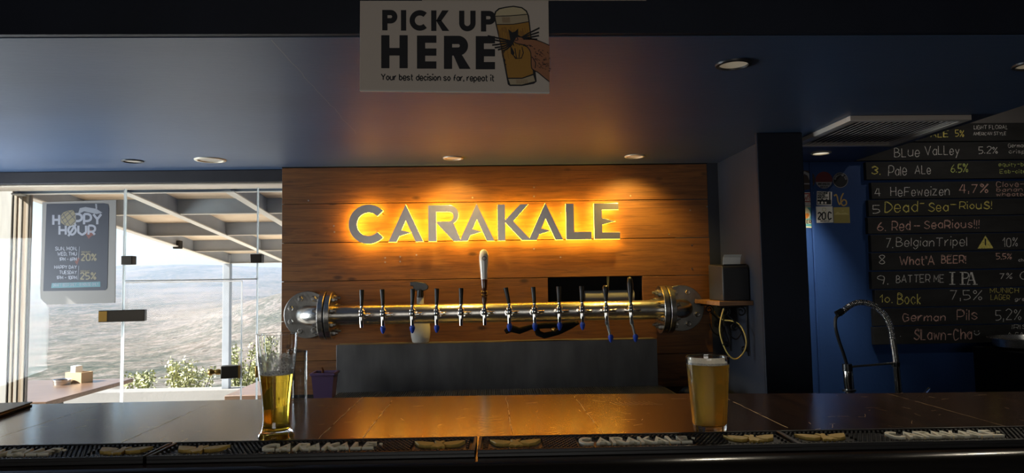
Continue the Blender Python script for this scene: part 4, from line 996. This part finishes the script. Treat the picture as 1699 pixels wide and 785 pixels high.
# ------------------------------------------------------------------ chalkboard planks
YC = 3.572
wr = lambda off=0: pxf(YC - .0006 - off)
ROWS = [
 (204.5, 234.5, None, 'topmost chalkboard plank, reading ALE 5% and LIGHT FLORAL AMERICAN STYLE', [('ALE', 1544, 227.5, 11, 'cy', 29), ('5%', 1585, 226.5, 10, 'cy', 14), ('LIGHT FLORAL', 1616, 214.5, 6, 'cw', 56), ('AMERICAN STYLE', 1615, 224.5, 5, 'cw', 54)]),
 (236, 265.5, None, 'chalkboard plank with BLue VaLLey 5.2% in white chalk', [('BLue', 1484, 260, 15, 'cw', 41), ('VaLLey', 1535, 257, 14, 'cw', 56), ('5.2%', 1624, 254.5, 11, 'cw', 31), ('German', 1673, 244.5, 6, 'cw', 29), ('crisp', 1674, 254.5, 6, 'cw', 26)]),
 (267.5, 297, 1437, 'chalkboard plank with Pale ALe in white and 6.5% in green chalk', [('3.', 1446, 289, 12, 'cy', 14), ('Pale', 1474, 291, 16, 'cw', 30), ('ALe', 1518, 288.5, 14, 'cw', 26), ('6.5%', 1578, 286, 13, 'cg', 28), ('equity-b', 1657, 276, 6, 'cg', 41), ('Esb-citr', 1659, 287.5, 6, 'cg', 42)]),
 (301.5, 329, 1446, 'chalkboard plank with HeFeweizen in white and 4,7% in pink chalk', [('4', 1452, 325, 13, 'cw', 9), ('HeFeweizen', 1478, 325, 14, 'cw', 97), ('4,7%', 1592, 320, 14, 'cp', 47), ('Clove-', 1653, 310, 8, 'cp', 46), ('banana', 1653.5, 318, 6, 'cp', 52), ('wheatbe', 1653.5, 325.5, 5.5, 'cp', 52)]),
 (330.5, 357.5, 1441, 'chalkboard plank with Dead Sea RiouS in yellow chalk', [('5', 1448, 354, 14, 'cw', 11), ('Dead', 1468, 352, 17, 'cy', 54), ('-', 1526, 344, 12, 'cy', 7), ('Sea', 1540, 351, 14, 'cy', 33), ('-', 1577, 346, 12, 'cy', 9), ('RiouS!', 1592, 347, 12, 'cy', 53)]),
 (359, 386.5, 1440, 'chalkboard plank with Red SeaRious and three exclamation marks in pink chalk', [('6.', 1456, 383, 14, 'cp', 13), ('Red', 1480, 382, 15, 'cp', 30), ('-', 1516, 381, 13, 'cp', 10), ('SeaRious!!!', 1533, 379, 13, 'cp', 91)]),
 (388, 416.5, 1445, 'chalkboard plank with BelgianTripel, a yellow warning triangle and 10%', [('7.', 1470, 411, 15, 'cw', 11), ('BelgianTripel', 1487, 409, 14, 'cw', 117), ('10%', 1664, 409, 15, 'cw', 24)]),
 (418, 447, 1446, 'chalkboard plank with What A BEER in pink and white chalk', [('8', 1459, 438, 15, 'cw', 9), ("What'A", 1493, 440, 14, 'cp', 57), ('BEER!', 1562, 437, 12, 'cp', 40), ('5.5%', 1653, 430, 9, 'cp', 25), ('cha', 1690, 434, 5, 'cw', 12)]),
 (449, 478, 1446, 'chalkboard plank with BATTER ME and large serifed IPA', [('9.', 1457, 471, 14, 'cw', 16), ('BATTER ME', 1487, 469, 12, 'cw', 79), ('7%', 1659, 463, 9, 'cw', 20), ('O', 1692, 463, 13, 'cw', 12)]),
 (479.5, 508.5, 1452, 'chalkboard plank with Bock in yellow and 7,5% in white chalk', [('1o.', 1460, 502, 12, 'cy', 20), ('Bock', 1489, 505, 17, 'cy', 38), ('7,5%', 1577, 498, 15, 'cw', 52), ('MUNICH', 1643, 486, 8, 'cy', 47), ('LAGER', 1644, 497.5, 8, 'cy', 31), ('gre', 1684, 499, 5, 'cw', 16)]),
 (510, 539, 1450, 'chalkboard plank with German Pils 5,2% behind the spring tap', [('German', 1498, 533, 12, 'cp', 70), ('Pils', 1588, 531, 16, 'cp', 33), ('5,2%', 1652, 531, 17, 'cw', 42)]),
 (540.5, 570, 1450, 'lowest chalkboard plank, with SLawn-Cha and a smiling face', [('.', 1494, 558, 8, 'cw', None), ('SLawn-Cha', 1516, 564, 17, 'cp', 96), ('☺', 1616, 557, 9, 'cw', 9), ('IRIS', 1679, 546, 7, 'cw', 24), ('A CAR', 1672, 557, 5, 'cw', 34)])]
rs = random.getstate(); random.seed(21)
for y0, y1, xl, lab, items in ROWS:
    zt_, zb_ = at(1570, y0, YC).z, at(1570, y1, YC).z
    X0 = 1.972 if xl is None else at(xl, (y0 + y1) / 2, YC).x
    X1 = 2.985
    t = thing('chalkboard_plank', lab, 'chalkboard', ((X0 + X1) / 2, YW, zb_), group='chalkboard planks of the beer list')
    o_ = t.location.copy(); tl = random.uniform(-.0008, .0008)
    h = (X1 - X0) / 2
    mb = MB(); mb.hexa([(-h, YC - YW, .0005), (h, YC - YW, .0005), (h, -.001, .0005), (-h, -.001, .0005), (-h, YC - YW, zt_ - zb_), (h, YC - YW, zt_ - zb_), (h, -.001, zt_ - zb_), (-h, -.001, zt_ - zb_)])
    mb.build('board', 'board', t, bevel=.0015)
    f0 = lambda a, b: wr()(a, b) - o_
    for s, x, yb, hh, c, wd in items:
        mb = MB(); write(mb, s, x, -yb, hh, 1.2 if hh > 8 else .8, f0, width=wd, slope=.010, jit=.05)
        if hh > 8 and c != 'cw': write(mb, s, x + .35, -yb + .3, hh, .7, f0, width=wd, slope=.010, jit=.05)
        mb.build('chalk_writing', c, t, smooth=0)
    if 'IPA' in lab:
        mb = MB()
        for q in ([(1580, -472), (1580, -452)], [(1597, -472), (1597, -452)], [(1618, -472), (1612, -452)]): ribbon(mb, q, 3.2, f0)
        for q in ([(1575, -472), (1585, -472)], [(1575, -452), (1585, -452)], [(1592, -472), (1602, -472)], [(1592, -452), (1600, -452)], [(1604, -472), (1610, -472)], [(1614, -472), (1622, -472)], [(1611, -451.5), (1605, -472)], [(1607.5, -465), (1615, -465)]): ribbon(mb, q, 1.3, f0)
        ribbon(mb, _cr([(1598, -452), (1605, -453), (1607, -457), (1604, -461.5), (1598, -462)]), 1.8, f0)
        mb.build('chalk_writing', 'cw', t, smooth=0)
    if 'triangle' in lab:
        mb = MB()
        for q in ([(1635, -391), (1622, -412.5), (1633.9, -407), (1633.9, -396)], [(1635, -391), (1633.9, -396), (1636.1, -396), (1636.1, -407), (1648.5, -412)], [(1622, -412.5), (1648.5, -412), (1636.1, -407), (1633.9, -407)]): mb.face([f0(*p) for p in q])
        mb.build('chalk_triangle', 'cy', t, smooth=0)
random.setstate(rs)

# ------------------------------------------------------------------ stickers on the blue wall
def flat(name, c, rough=.6): 
    k_ = 'flat_' + name
    if k_ not in M: M[k_] = P(k_, c, rough)
    return k_
SK = lambda cx, cy: (1320 + cx * .1655, -(270 + cy * .1655))
def sticker(label, shape, mat, items, cat='sticker'):
    c = Vector((0, 0, 0)); f = pxf(YW - .0015)
    pts = [f(*SK(*q)) for q in shape]
    for p in pts: c += p
    c /= len(pts); o_ = Vector((c.x, YW, c.z)); t = thing('sticker', label, cat, o_, group='brewery stickers on the blue wall')
    mb = MB(); mb.prism([(p.x - o_.x, p.z - o_.z) for p in pts], -.0015, -.0002); mb.build('backing', mat, t, smooth=0)
    for i, (nm, mt, fn) in enumerate(items):
        mb = MB(); f2 = pxf(YW - .0018 - .0003 * i); fn(mb, lambda a, b: f2(*SK(a, -b)) - o_); mb.build(nm, mt, t, smooth=0)
    return t
rect = lambda a, b, c, d: [(a, b), (c, b), (c, d), (a, d)]
def poly(pts): return lambda mb, f: mb.face([f(x, -y) for x, y in pts])
def polys(*ps): return lambda mb, f: [mb.face([f(x, -y) for x, y in p]) for p in ps]
def circ(cx, cy, r, n_=36): return [(cx + r * cos(2 * pi * i / n_), cy + r * sin(2 * pi * i / n_)) for i in range(n_)]
def words(*ws):
    def g(mb, f):
        for s, x, y, h, th, wd in ws: write(mb, s, x, -y, h, th, f, width=wd)
    return g
def ring(cx, cy, r, th): return lambda mb, f: ribbon(mb, [(x, -y) for x, y in circ(cx, cy, r)] + [(cx + r, -cy)], th, f)
WH = flat('white', (.70, .68, .62)); RD = flat('red', (.34, .05, .04)); DR = flat('dark_red', (.12, .022, .026)); GR = flat('grey', (.26, .26, .27)); OR = flat('orange', (.75, .24, .03)); TE = flat('teal', (.10, .38, .38)); YL = flat('mustard', (.38, .32, .10)); CRM = flat('cream', (.72, .62, .36)); DK = flat('dark_brown', (.045, .032, .028)); GO = flat('gold_letter', (.46, .31, .09))
def emblem_letters(cx, cy, r, s, h, th):
    def g(mb, f):
        for i, ch in enumerate(s):
            a = pi * .92 - i * pi * .84 / (len(s) - 1)
            if ch == ' ': continue
            st, w = strokes(ch, h)
            for p in st: ribbon(mb, [(cx + cos(a) * (r + y) + sin(a) * (x - w / 2), -cy + sin(a) * (r + y) - cos(a) * (x - w / 2)) for x, y in p], th, f)
    return g
sticker('round dark sticker with a grey arch, top left beside the pillar', circ(100, 175, 98), DK, [('arch', GR, polys([(30, 205), (40, 120), (90, 85), (140, 110), (165, 190), (145, 190), (120, 130), (85, 110), (70, 205)], rect(60, 205, 175, 218)))])
sticker('round sticker, dark red above and grey below', circ(285, 175, 85), DR, [('lower_half', GR, poly([(203, 195)] + [(285 + 84 * cos(a), 175 + 84 * sin(a)) for a in [radians(166 - i * 9) for i in range(18)]])), ('lettering', 'ink', words(('BREWING CO', 228, 222, 16, 5, 112), ('BEER', 250, 248, 13, 4, 70)))])
sticker('round black sticker with a thin white ring', circ(450, 175, 78), 'ink', [('ring', GR, ring(450, 175, 73, 5)), ('lettering', GR, emblem_letters(450, 175, 48, 'BREWING CO', 15, 4))])
sticker('white sticker with red letters WBC', rect(45, 297, 178, 430), WH, [('frame', RD, polys(rect(50, 305, 172, 317), rect(50, 385, 172, 397), rect(160, 317, 172, 385))), ('lettering', RD, lambda mb, f: (write(mb, 'W', 84, -376, 50, 11, f, width=38), write(mb, 'B', 132, -343, 22, 7, f, width=17), write(mb, 'C', 132, -376, 22, 7, f, width=17))), ('caption', GR, words(('W. BREWING CO', 60, 420, 12, 3, 110)))])
def factory(mb, f):
    for p in (rect(218, 372, 356, 418), rect(336, 295, 350, 372), [(255, 372), (265, 358), (280, 372)], [(300, 372), (310, 360), (322, 372)]): mb.face([f(x, -y) for x, y in p])
sticker('square white sticker with black MACHINE HOUSE BREWERY and a factory', [(214, 285), (366, 292), (362, 430), (212, 424)], WH, [('lettering', 'ink', words(('MACHINE', 222, 312, 17, 5, 100), ('HOUSE', 222, 335, 17, 5, 72), ('BREWERY', 222, 358, 17, 5, 104))), ('factory', 'ink', factory), ('windows', WH, polys(rect(222, 390, 240, 412), [(255, 412), (255, 396), (267, 386), (279, 396), (279, 412)], rect(292, 392, 310, 412)))])
t = sticker('gold cut-out numerals on the blue wall, right of the factory sticker', rect(384, 322, 396, 332), GO, [('numerals', GO, lambda mb, f: [ribbon(mb, [(x, -y) for x, y in _cr(q)], 13, f) for q in ([(388, 335), (405, 320), (418, 345), (425, 385), (440, 418), (452, 400)], [(480, 305), (458, 350), (455, 400), (478, 430), (508, 415), (505, 382), (480, 372), (462, 395)])])])
sticker('tall teal and orange sticker with BEER lettering', [(40, 437), (177, 437), (187, 655), (45, 648)], CRM, [('ground', TE, poly([(48, 447), (168, 447), (177, 640), (52, 636)])), ('foam', CRM, poly([(60, 480), (80, 455), (115, 450), (140, 480), (152, 520), (140, 560), (70, 560)])), ('flame', OR, poly([(60, 520), (80, 498), (100, 510), (125, 505), (138, 525), (118, 560), (60, 560)])), ('banner', CRM, poly([(48, 572), (158, 572), (160, 612), (48, 612)])), ('lettering', 'ink', words(('BEER', 56, 606, 28, 8, 100)))])
sticker('white square sticker with black 20 C', [(205, 440), (370, 437), (378, 600), (212, 603)], WH, [('lettering', 'ink', lambda mb, f: (write(mb, '20', 224, -568, 68, 13, f, width=74), write(mb, 'C', 326, -566, 68, 13, f, width=34), write(mb, 'BREWERY CO', 250, -592, 12, 3, f, width=88))), ('hop', YL, lambda mb, f: (ribbon(mb, [(270, -455), (268, -475), (287, -492), (306, -475), (302, -455), (270, -455)], 4, f), ribbon(mb, [(311, -490), (312, -575)], 3, f)))])
sticker('square olive gold sticker with ribbed lower half', [(380, 447), (540, 445), (546, 604), (383, 605)], YL, [('ribs', flat('olive', (.24, .20, .06)), polys(*[rect(386 + i * 11, 524, 391 + i * 11, 600) for i in range(14)])), ('scene', flat('pale_gold', (.50, .44, .18)), polys([(386, 520), (420, 492), (450, 508), (500, 500), (540, 520)], circ(475, 482, 6)))])

# ------------------------------------------------------------------ posters and hanging sign
def px_thing(name, label, cat, x0, y0, x1, y1, Y, pts=None):
    p = at((x0 + x1) / 2, y1, Y); return thing(name, label, cat, (p.x, Y, p.z))
# happy hour poster taped to the glass
YPo = YG - .004
t = px_thing('poster', 'happy hour poster on grey card hanging on the left window pane', 'poster', 68, 333, 192, 505, YPo); o_ = t.location.copy()
PC = lambda cx, cy: (40 + cx * .25496, 320 + cy * .25496)
def pc(Y): 
    f = pxf(Y); return lambda a, b: f(40 + a * .25496, -(320 - b * .25496)) - o_
mb = MB(); f = pc(YPo); pts = [f(x, -y) for x, y in ((120, 62), (600, 46), (592, 716), (150, 728), (108, 690), (105, 640))]
mb.prism([(p.x, p.z) for p in pts], -.0012, .0035); mb.build('card', P('grey_card', (.24, .22, .20), .8), t, smooth=0)
mb = MB(); f = pc(YPo - .0026); pts = [f(x, -y) for x, y in ((146, 72), (520, 68), (545, 74), (552, 100), (540, 620), (528, 634), (124, 640))]
mb.prism([(p.x, p.z) for p in pts], -.0024, -.0013); mb.build('print', P('dark_poster_paper', (.030, .031, .042), .55), t, smooth=0)
PT = flat('poster_text', (.26, .26, .29)); PO = flat('poster_ochre', (.20, .165, .10)); PTL = flat('poster_teal', (.09, .19, .21)); PRB = flat('poster_rust', (.14, .05, .04)); PGY = flat('poster_shade', (.22, .22, .24))
f = pc(YPo - .0030)
mb = MB()
write(mb, 'H', 190, -208, 64, 15, f, width=38); write(mb, 'PPY', 330, -205, 66, 15, f, width=172); write(mb, 'HØUR', 230, -272, 58, 14, f, width=230); mb.build('headline', PT, t, smooth=0); mb = MB()
for s, y, h, wd in (('SUN, MON,', 374, 22, 140), ('WED, THU', 408, 22, 124), ('1PM - 6PM', 442, 20, 112), ('HAPPY DAY', 494, 21, 144), ('TUESDAY', 528, 21, 112), ('1PM - 10PM', 562, 20, 130)): write(mb, s, 342, -y, h, 4.5, f, width=wd, align='r')
mb.build('white_lettering', PT, t, smooth=0); mb = MB()
ribbon(mb, [(360, -350), (354, -430)], 2.5, f); ribbon(mb, [(356, -475), (350, -566)], 2.5, f)
mb.build('rule_lines', PT, t, smooth=0)
mb = MB(); write(mb, '20%', 372, -440, 42, 8, f, width=96); write(mb, '25%', 366, -562, 42, 8, f, width=100); write(mb, 'DISCOUNT', 374, -390, 9, 2, f, width=58); write(mb, 'DISCOUNT', 368, -514, 9, 2, f, width=58); mb.build('ochre_lettering', PO, t, smooth=0)
mb = MB(); mb.face([f(x, -y) for x, y in ((180, 588), (496, 578), (496, 612), (176, 620))]); mb.build('banner', PTL, t, smooth=0)
f4 = pc(YPo - .0034); mb = MB(); write(mb, 'DRAFT BEER ONLY - IN HOUSE ONLY', 190, -610, 18, 2.6, f4, width=294, slope=.025); mb.build('banner_lettering', PT, t, smooth=0)
mb = MB()
f3 = pc(YPo - .0036)
mb.face([f3(x, -y) for x, y in ((236, 160), (250, 130), (285, 116), (320, 112), (334, 140), (336, 190), (312, 215), (270, 214), (240, 195))]); mb.build('hop_cone', PO, t, smooth=0)
f5 = pc(YPo - .0040); mb = MB()
for q in ([(250, 130), (300, 214)], [(285, 118), (335, 180)], [(238, 160), (272, 214)], [(334, 140), (262, 205)], [(320, 114), (244, 180)], [(288, 118), (238, 160)], [(336, 180), (300, 214)]): ribbon(mb, [(x, -y) for x, y in q], 4, f5)
mb.build('hop_scales', flat('poster_dark', (.06, .06, .07)), t, smooth=0)
f6 = pc(YPo - .0028); mb = MB()
mb.face([f6(x, -y) for x, y in ((350, 140), (362, 100), (400, 92), (470, 104), (510, 130), (470, 138), (390, 120))]); mb.face([f6(x, -y) for x, y in ((462, 72), (474, 72), (476, 104), (466, 104))]); mb.build('bird_drawing', PGY, t, smooth=0)
mb = MB(); mb.face([f6(x, -y) for x, y in ((395, 262), (420, 236), (455, 250), (465, 272), (440, 280), (420, 300))]); mb.face([f6(x, -y) for x, y in ((345, 470), (362, 425), (352, 420), (330, 450))]); mb.build('rust_drawing', PRB, t, smooth=0)

# PICK UP HERE sign hung on the ceiling edge
YS = 1.662
t = px_thing('hanging_sign', 'white PICK UP HERE sign with drawn beer glass hanging at the ceiling edge', 'sign', 597, 1, 911, 153, YS); o_ = t.location.copy()
def sc_(i):
    f = pxf(YS - .0003 - .0004 * i); return lambda a, b: f(560 + a * .2354, b * .2354) - o_
f = sc_(0); pts = [f(x, -y) for x, y in ((158, 4), (1487, 4), (1494, 656), (155, 640))]
mb = MB(); mb.prism([(p.x, p.z) for p in pts], 0, .010); mb.build('board', 'signboard', t, smooth=0, bevel=.0008)
f = sc_(1); mb = MB()
pts = [f(x, -y) for x, y in ((155, 634), (1494, 650), (1494, 657), (155, 641))]; mb.face(pts); mb.build('bottom_edge', flat('paper_edge', (.80, .78, .72)), t, smooth=0)
mb = MB()
def cap(s, x0, x1, y0, y1, th): write(mb, s, x0 + th / 2, -y1 + th / 2, (y1 - y0) - th, th, f, width=(x1 - x0) - th)
def arcp(cx, cy, r, a0, a1, n=22): return [(cx + r * cos(radians(a0 + (a1 - a0) * i / n)), -cy + r * sin(radians(a0 + (a1 - a0) * i / n))) for i in range(n + 1)]
def bold(s, x0, x1, y0, y1, t):        # heavy geometric capitals, y counted downward
    R_ = lambda a, b, c, d: ribbon(mb, [((a + c) / 2, -d), ((a + c) / 2, -b)], c - a, f)
    Q_ = lambda *p: mb.face([f(x, -y) + Vector((0, -2.4e-4, 0)) for x, y in p])
    if s in 'PRHEKI': R_(x0, y0, x0 + t, y1)
    if s in 'PR':
        hb = (y1 - y0) * (.66 if s == 'P' else .60); r = (hb - t) / 2; cx = x1 - t / 2 - r - (10 if s == 'R' else 0)
        ribbon(mb, [(x0 + t * .6, -(y0 + t / 2)), (cx, -(y0 + t / 2))] + arcp(cx, y0 + hb / 2, r, 90, -90)[1:] + [(x0 + t * .6, -(y0 + hb - t / 2))], t, f)
    if s == 'R': Q_((x0 + t * 1.0, y0 + (y1 - y0) * .50), (x0 + t * 2.0, y0 + (y1 - y0) * .50), (x1 + 8, y1), (x1 - t * 1.22, y1))
    if s == 'H': R_(x1 - t, y0, x1, y1); ym = (y0 + y1) / 2; ribbon(mb, [(x0 + t * .8, -ym), (x1 - t * .8, -ym)], t * .92, f)
    if s == 'E':
        for ym in (y0 + t * .44, (y0 + y1) / 2, y1 - t * .44): ribbon(mb, [(x0 + t * .8, -ym), (x1, -ym)], t * .88, f)
    if s == 'C': r = (y1 - y0) / 2 - t / 2; ribbon(mb, arcp(x0 + r + t / 2, (y0 + y1) / 2, r, 46, 314, 34), t, f)
    if s == 'K': ym = y0 + (y1 - y0) * .52; Q_((x0 + t * .9, ym), (x1 - t * 1.25, y0), (x1, y0), (x0 + t * 1.9, ym)); Q_((x0 + t * .9, ym - 6), (x0 + t * 1.9, ym - 6), (x1 + 4, y1), (x1 - t * 1.22, y1))
    if s == 'U': r = (x1 - x0 - t) / 2; cy = y1 - r - t / 2; ribbon(mb, [(x0 + t / 2, -y0)] + arcp(x0 + t / 2 + r, cy, r, 180, 360) + [(x1 - t / 2, -y0)], t, f)
for s, a, b in (('P', 315, 422), ('I', 447, 484), ('C', 508, 650), ('K', 660, 784), ('U', 857, 973), ('P', 1011, 1116)): bold(s, a, b, 70 + (a - 315) * .010, 214 + (a - 315) * .012, 37)
for s, a, b in (('H', 308, 495), ('E', 560, 697), ('R', 750, 930), ('E', 974, 1110)): bold(s, a, b, 248 + (a - 308) * .010, 481 + (a - 308) * .011, 58)
write(mb, 'Your best decision so far, repeat it', 308, -563, 42, 7.5, f, width=795, slope=-.011, gap=1.7)
mb.build('lettering', 'ink', t, smooth=0)
S_AM = flat('amber_print', (.40, .20, .025)); S_FO = flat('foam_print', (.62, .53, .33)); S_HD = flat('skin_print', (.36, .15, .07)); S_GL = flat('glass_print', (.46, .38, .25)); S_SH = flat('shade_print', (.20, .09, .02))
gl = t; f = sc_(2); mb = MB(); F_ = lambda pts: mb.face([f(x, -y) for x, y in pts])
F_([(1100, 110), (1110, 80), (1135, 58), (1180, 48), (1240, 40), (1300, 50), (1335, 75), (1350, 110), (1372, 300), (1404, 575), (1385, 590), (1300, 606), (1215, 606), (1200, 595), (1150, 330)]); mb.build('glass_outline', 'ink', t, smooth=0)
f = sc_(3); mb = MB(); F_([(1112, 112), (1120, 84), (1142, 66), (1185, 56), (1240, 49), (1296, 58), (1326, 80), (1336, 98), (1220, 108)]); mb.build('drawn_foam', S_FO, t, smooth=0)
mb = MB(); F_([(1113, 118), (1220, 114), (1338, 104), (1346, 150), (1240, 168), (1122, 170)]); mb.build('drawn_rim', S_GL, t, smooth=0); mb = MB(); F_([(1204, 556), (1300, 556), (1380, 530), (1393, 572), (1300, 596), (1218, 596)]); mb.build('drawn_glass', S_GL, t, smooth=0)
mb = MB(); F_([(1123, 176), (1240, 174), (1347, 156), (1364, 300), (1378, 520), (1300, 548), (1202, 548), (1160, 330)]); mb.build('drawn_beer', S_AM, t, smooth=0)
f = sc_(4); mb = MB(); rg = random.Random(5)
for k_ in range(26):
    x = 1128 + k_ * 8.2; b_ = rg.uniform(.2, 1); y0 = 185 + rg.uniform(0, 40); y1 = y0 + rg.uniform(60, 330) * b_
    if 205 < x - 1128 + 100: pass
    ribbon(mb, [(x + (y0 - 180) * .16, -y0), (x + (min(y1, 540) - 180) * .16, -min(y1, 540))], rg.uniform(1.5, 4.5), f)
for k_ in range(14): x = 1160 + k_ * 4; ribbon(mb, [(x, -122), (x + 4, -160)], 1.6, f)
for k_ in range(14): x = 1260 + k_ * 6; ribbon(mb, [(x, -560), (x + 4, -590)], 1.6, f)
mb.build('hatching', S_SH, t, smooth=0)
f = sc_(5); mb = MB(); F_([(1494, 320), (1450, 300), (1400, 282), (1330, 268), (1255, 256), (1232, 262), (1232, 282), (1262, 306), (1325, 322), (1362, 372), (1368, 480), (1410, 508), (1455, 545), (1494, 576)]); mb.build('drawn_hand', S_HD, t, smooth=0)
f = sc_(6); mb = MB()
for q in ([(1494, 320), (1450, 300), (1400, 282), (1330, 268), (1255, 256), (1232, 262), (1232, 282), (1262, 306), (1325, 322), (1362, 372), (1368, 480), (1410, 508), (1455, 545), (1494, 576)], [(1370, 400), (1395, 440), (1392, 480)], [(1255, 256), (1268, 268), (1270, 282), (1250, 284)]): ribbon(mb, [(x, -y) for x, y in _cr(q, 3)], 6, f)
for k_ in range(60):
    x = rg.uniform(1375, 1490); y = 330 + (x - 1375) * .35 + rg.uniform(0, 130); ribbon(mb, [(x, -y), (x + rg.uniform(4, 14), -y - rg.uniform(2, 9))], rg.uniform(2, 6), f)
for k_ in range(26):
    x = rg.uniform(1275, 1370); y = 312 + (x - 1275) * .12 + rg.uniform(-6, 8); ribbon(mb, [(x, -y), (x + 9, -y - 4)], 3, f)
# winged cat head emblem
for q in ([(1225, 290), (1150, 272), (1058, 252)], [(1225, 294), (1150, 290), (1092, 278)], [(1225, 298), (1150, 310), (1090, 318)], [(1225, 303), (1170, 326), (1108, 336)], [(1228, 308), (1180, 338), (1130, 350)], [(1230, 313), (1195, 345), (1165, 360)],
          [(1300, 262), (1350, 232), (1424, 196)], [(1300, 266), (1350, 248), (1420, 226)], [(1305, 270), (1360, 262), (1420, 250)], [(1310, 275), (1360, 275), (1408, 276)]):
    ribbon(mb, [(x, -y) for x, y in q], 10, f)
F_([(1203, 205), (1232, 228), (1252, 222), (1274, 200), (1272, 246), (1300, 262), (1262, 260), (1240, 300), (1248, 330), (1222, 300), (1212, 250)])
F_([(1218, 316), (1248, 372), (1240, 394), (1222, 378)])
for q in ([(1248, 395), (1256, 412), (1296, 410), (1310, 372), (1300, 330)], [(1250, 340), (1262, 412)], [(1285, 350), (1280, 405)], [(1232, 380), (1256, 412)]): ribbon(mb, [(x, -y) for x, y in q], 6, f)
for q in ([(1178, 360), (1164, 385), (1172, 410), (1180, 425), (1176, 445), (1190, 458)],): ribbon(mb, [(x, -y) for x, y in _cr(q)], 5, f)
mb.build('ink_drawing', 'ink', t, smooth=0)
p0_ = at(700, 0.4, YS + .006); p1_ = at(1073, 0.8, YS + .006)
t = thing('notice_board', 'pale notice card at the top edge above the PICK UP HERE sign', 'notice', ((p0_.x + p1_.x) / 2, 1.675, p0_.z + .0004))
boxes(((-(p1_.x - p0_.x) / 2, -.0045, 0), ((p1_.x - p0_.x) / 2, -.0005, .20))).build('card', 'signboard', t, bevel=.0008)
# thin plaster crack across the ceiling
c0, c1 = atz(449, 66, ZB), atz(592, 222, ZB)
mb = MB(); n_ = 24
for i in range(n_): pass
ribbon(mb, [(c0.x + (c1.x - c0.x) * i / n_ + random.gauss(0, .002), c0.y + (c1.y - c0.y) * i / n_) for i in range(n_ + 1)], .0022, lambda x, y: Vector((x, y, ZB - .0003)))
struct('trim_7', mb, P('plaster_joint', (.20, .22, .25), .7), smooth=0, label='fine joint line across the bar ceiling')
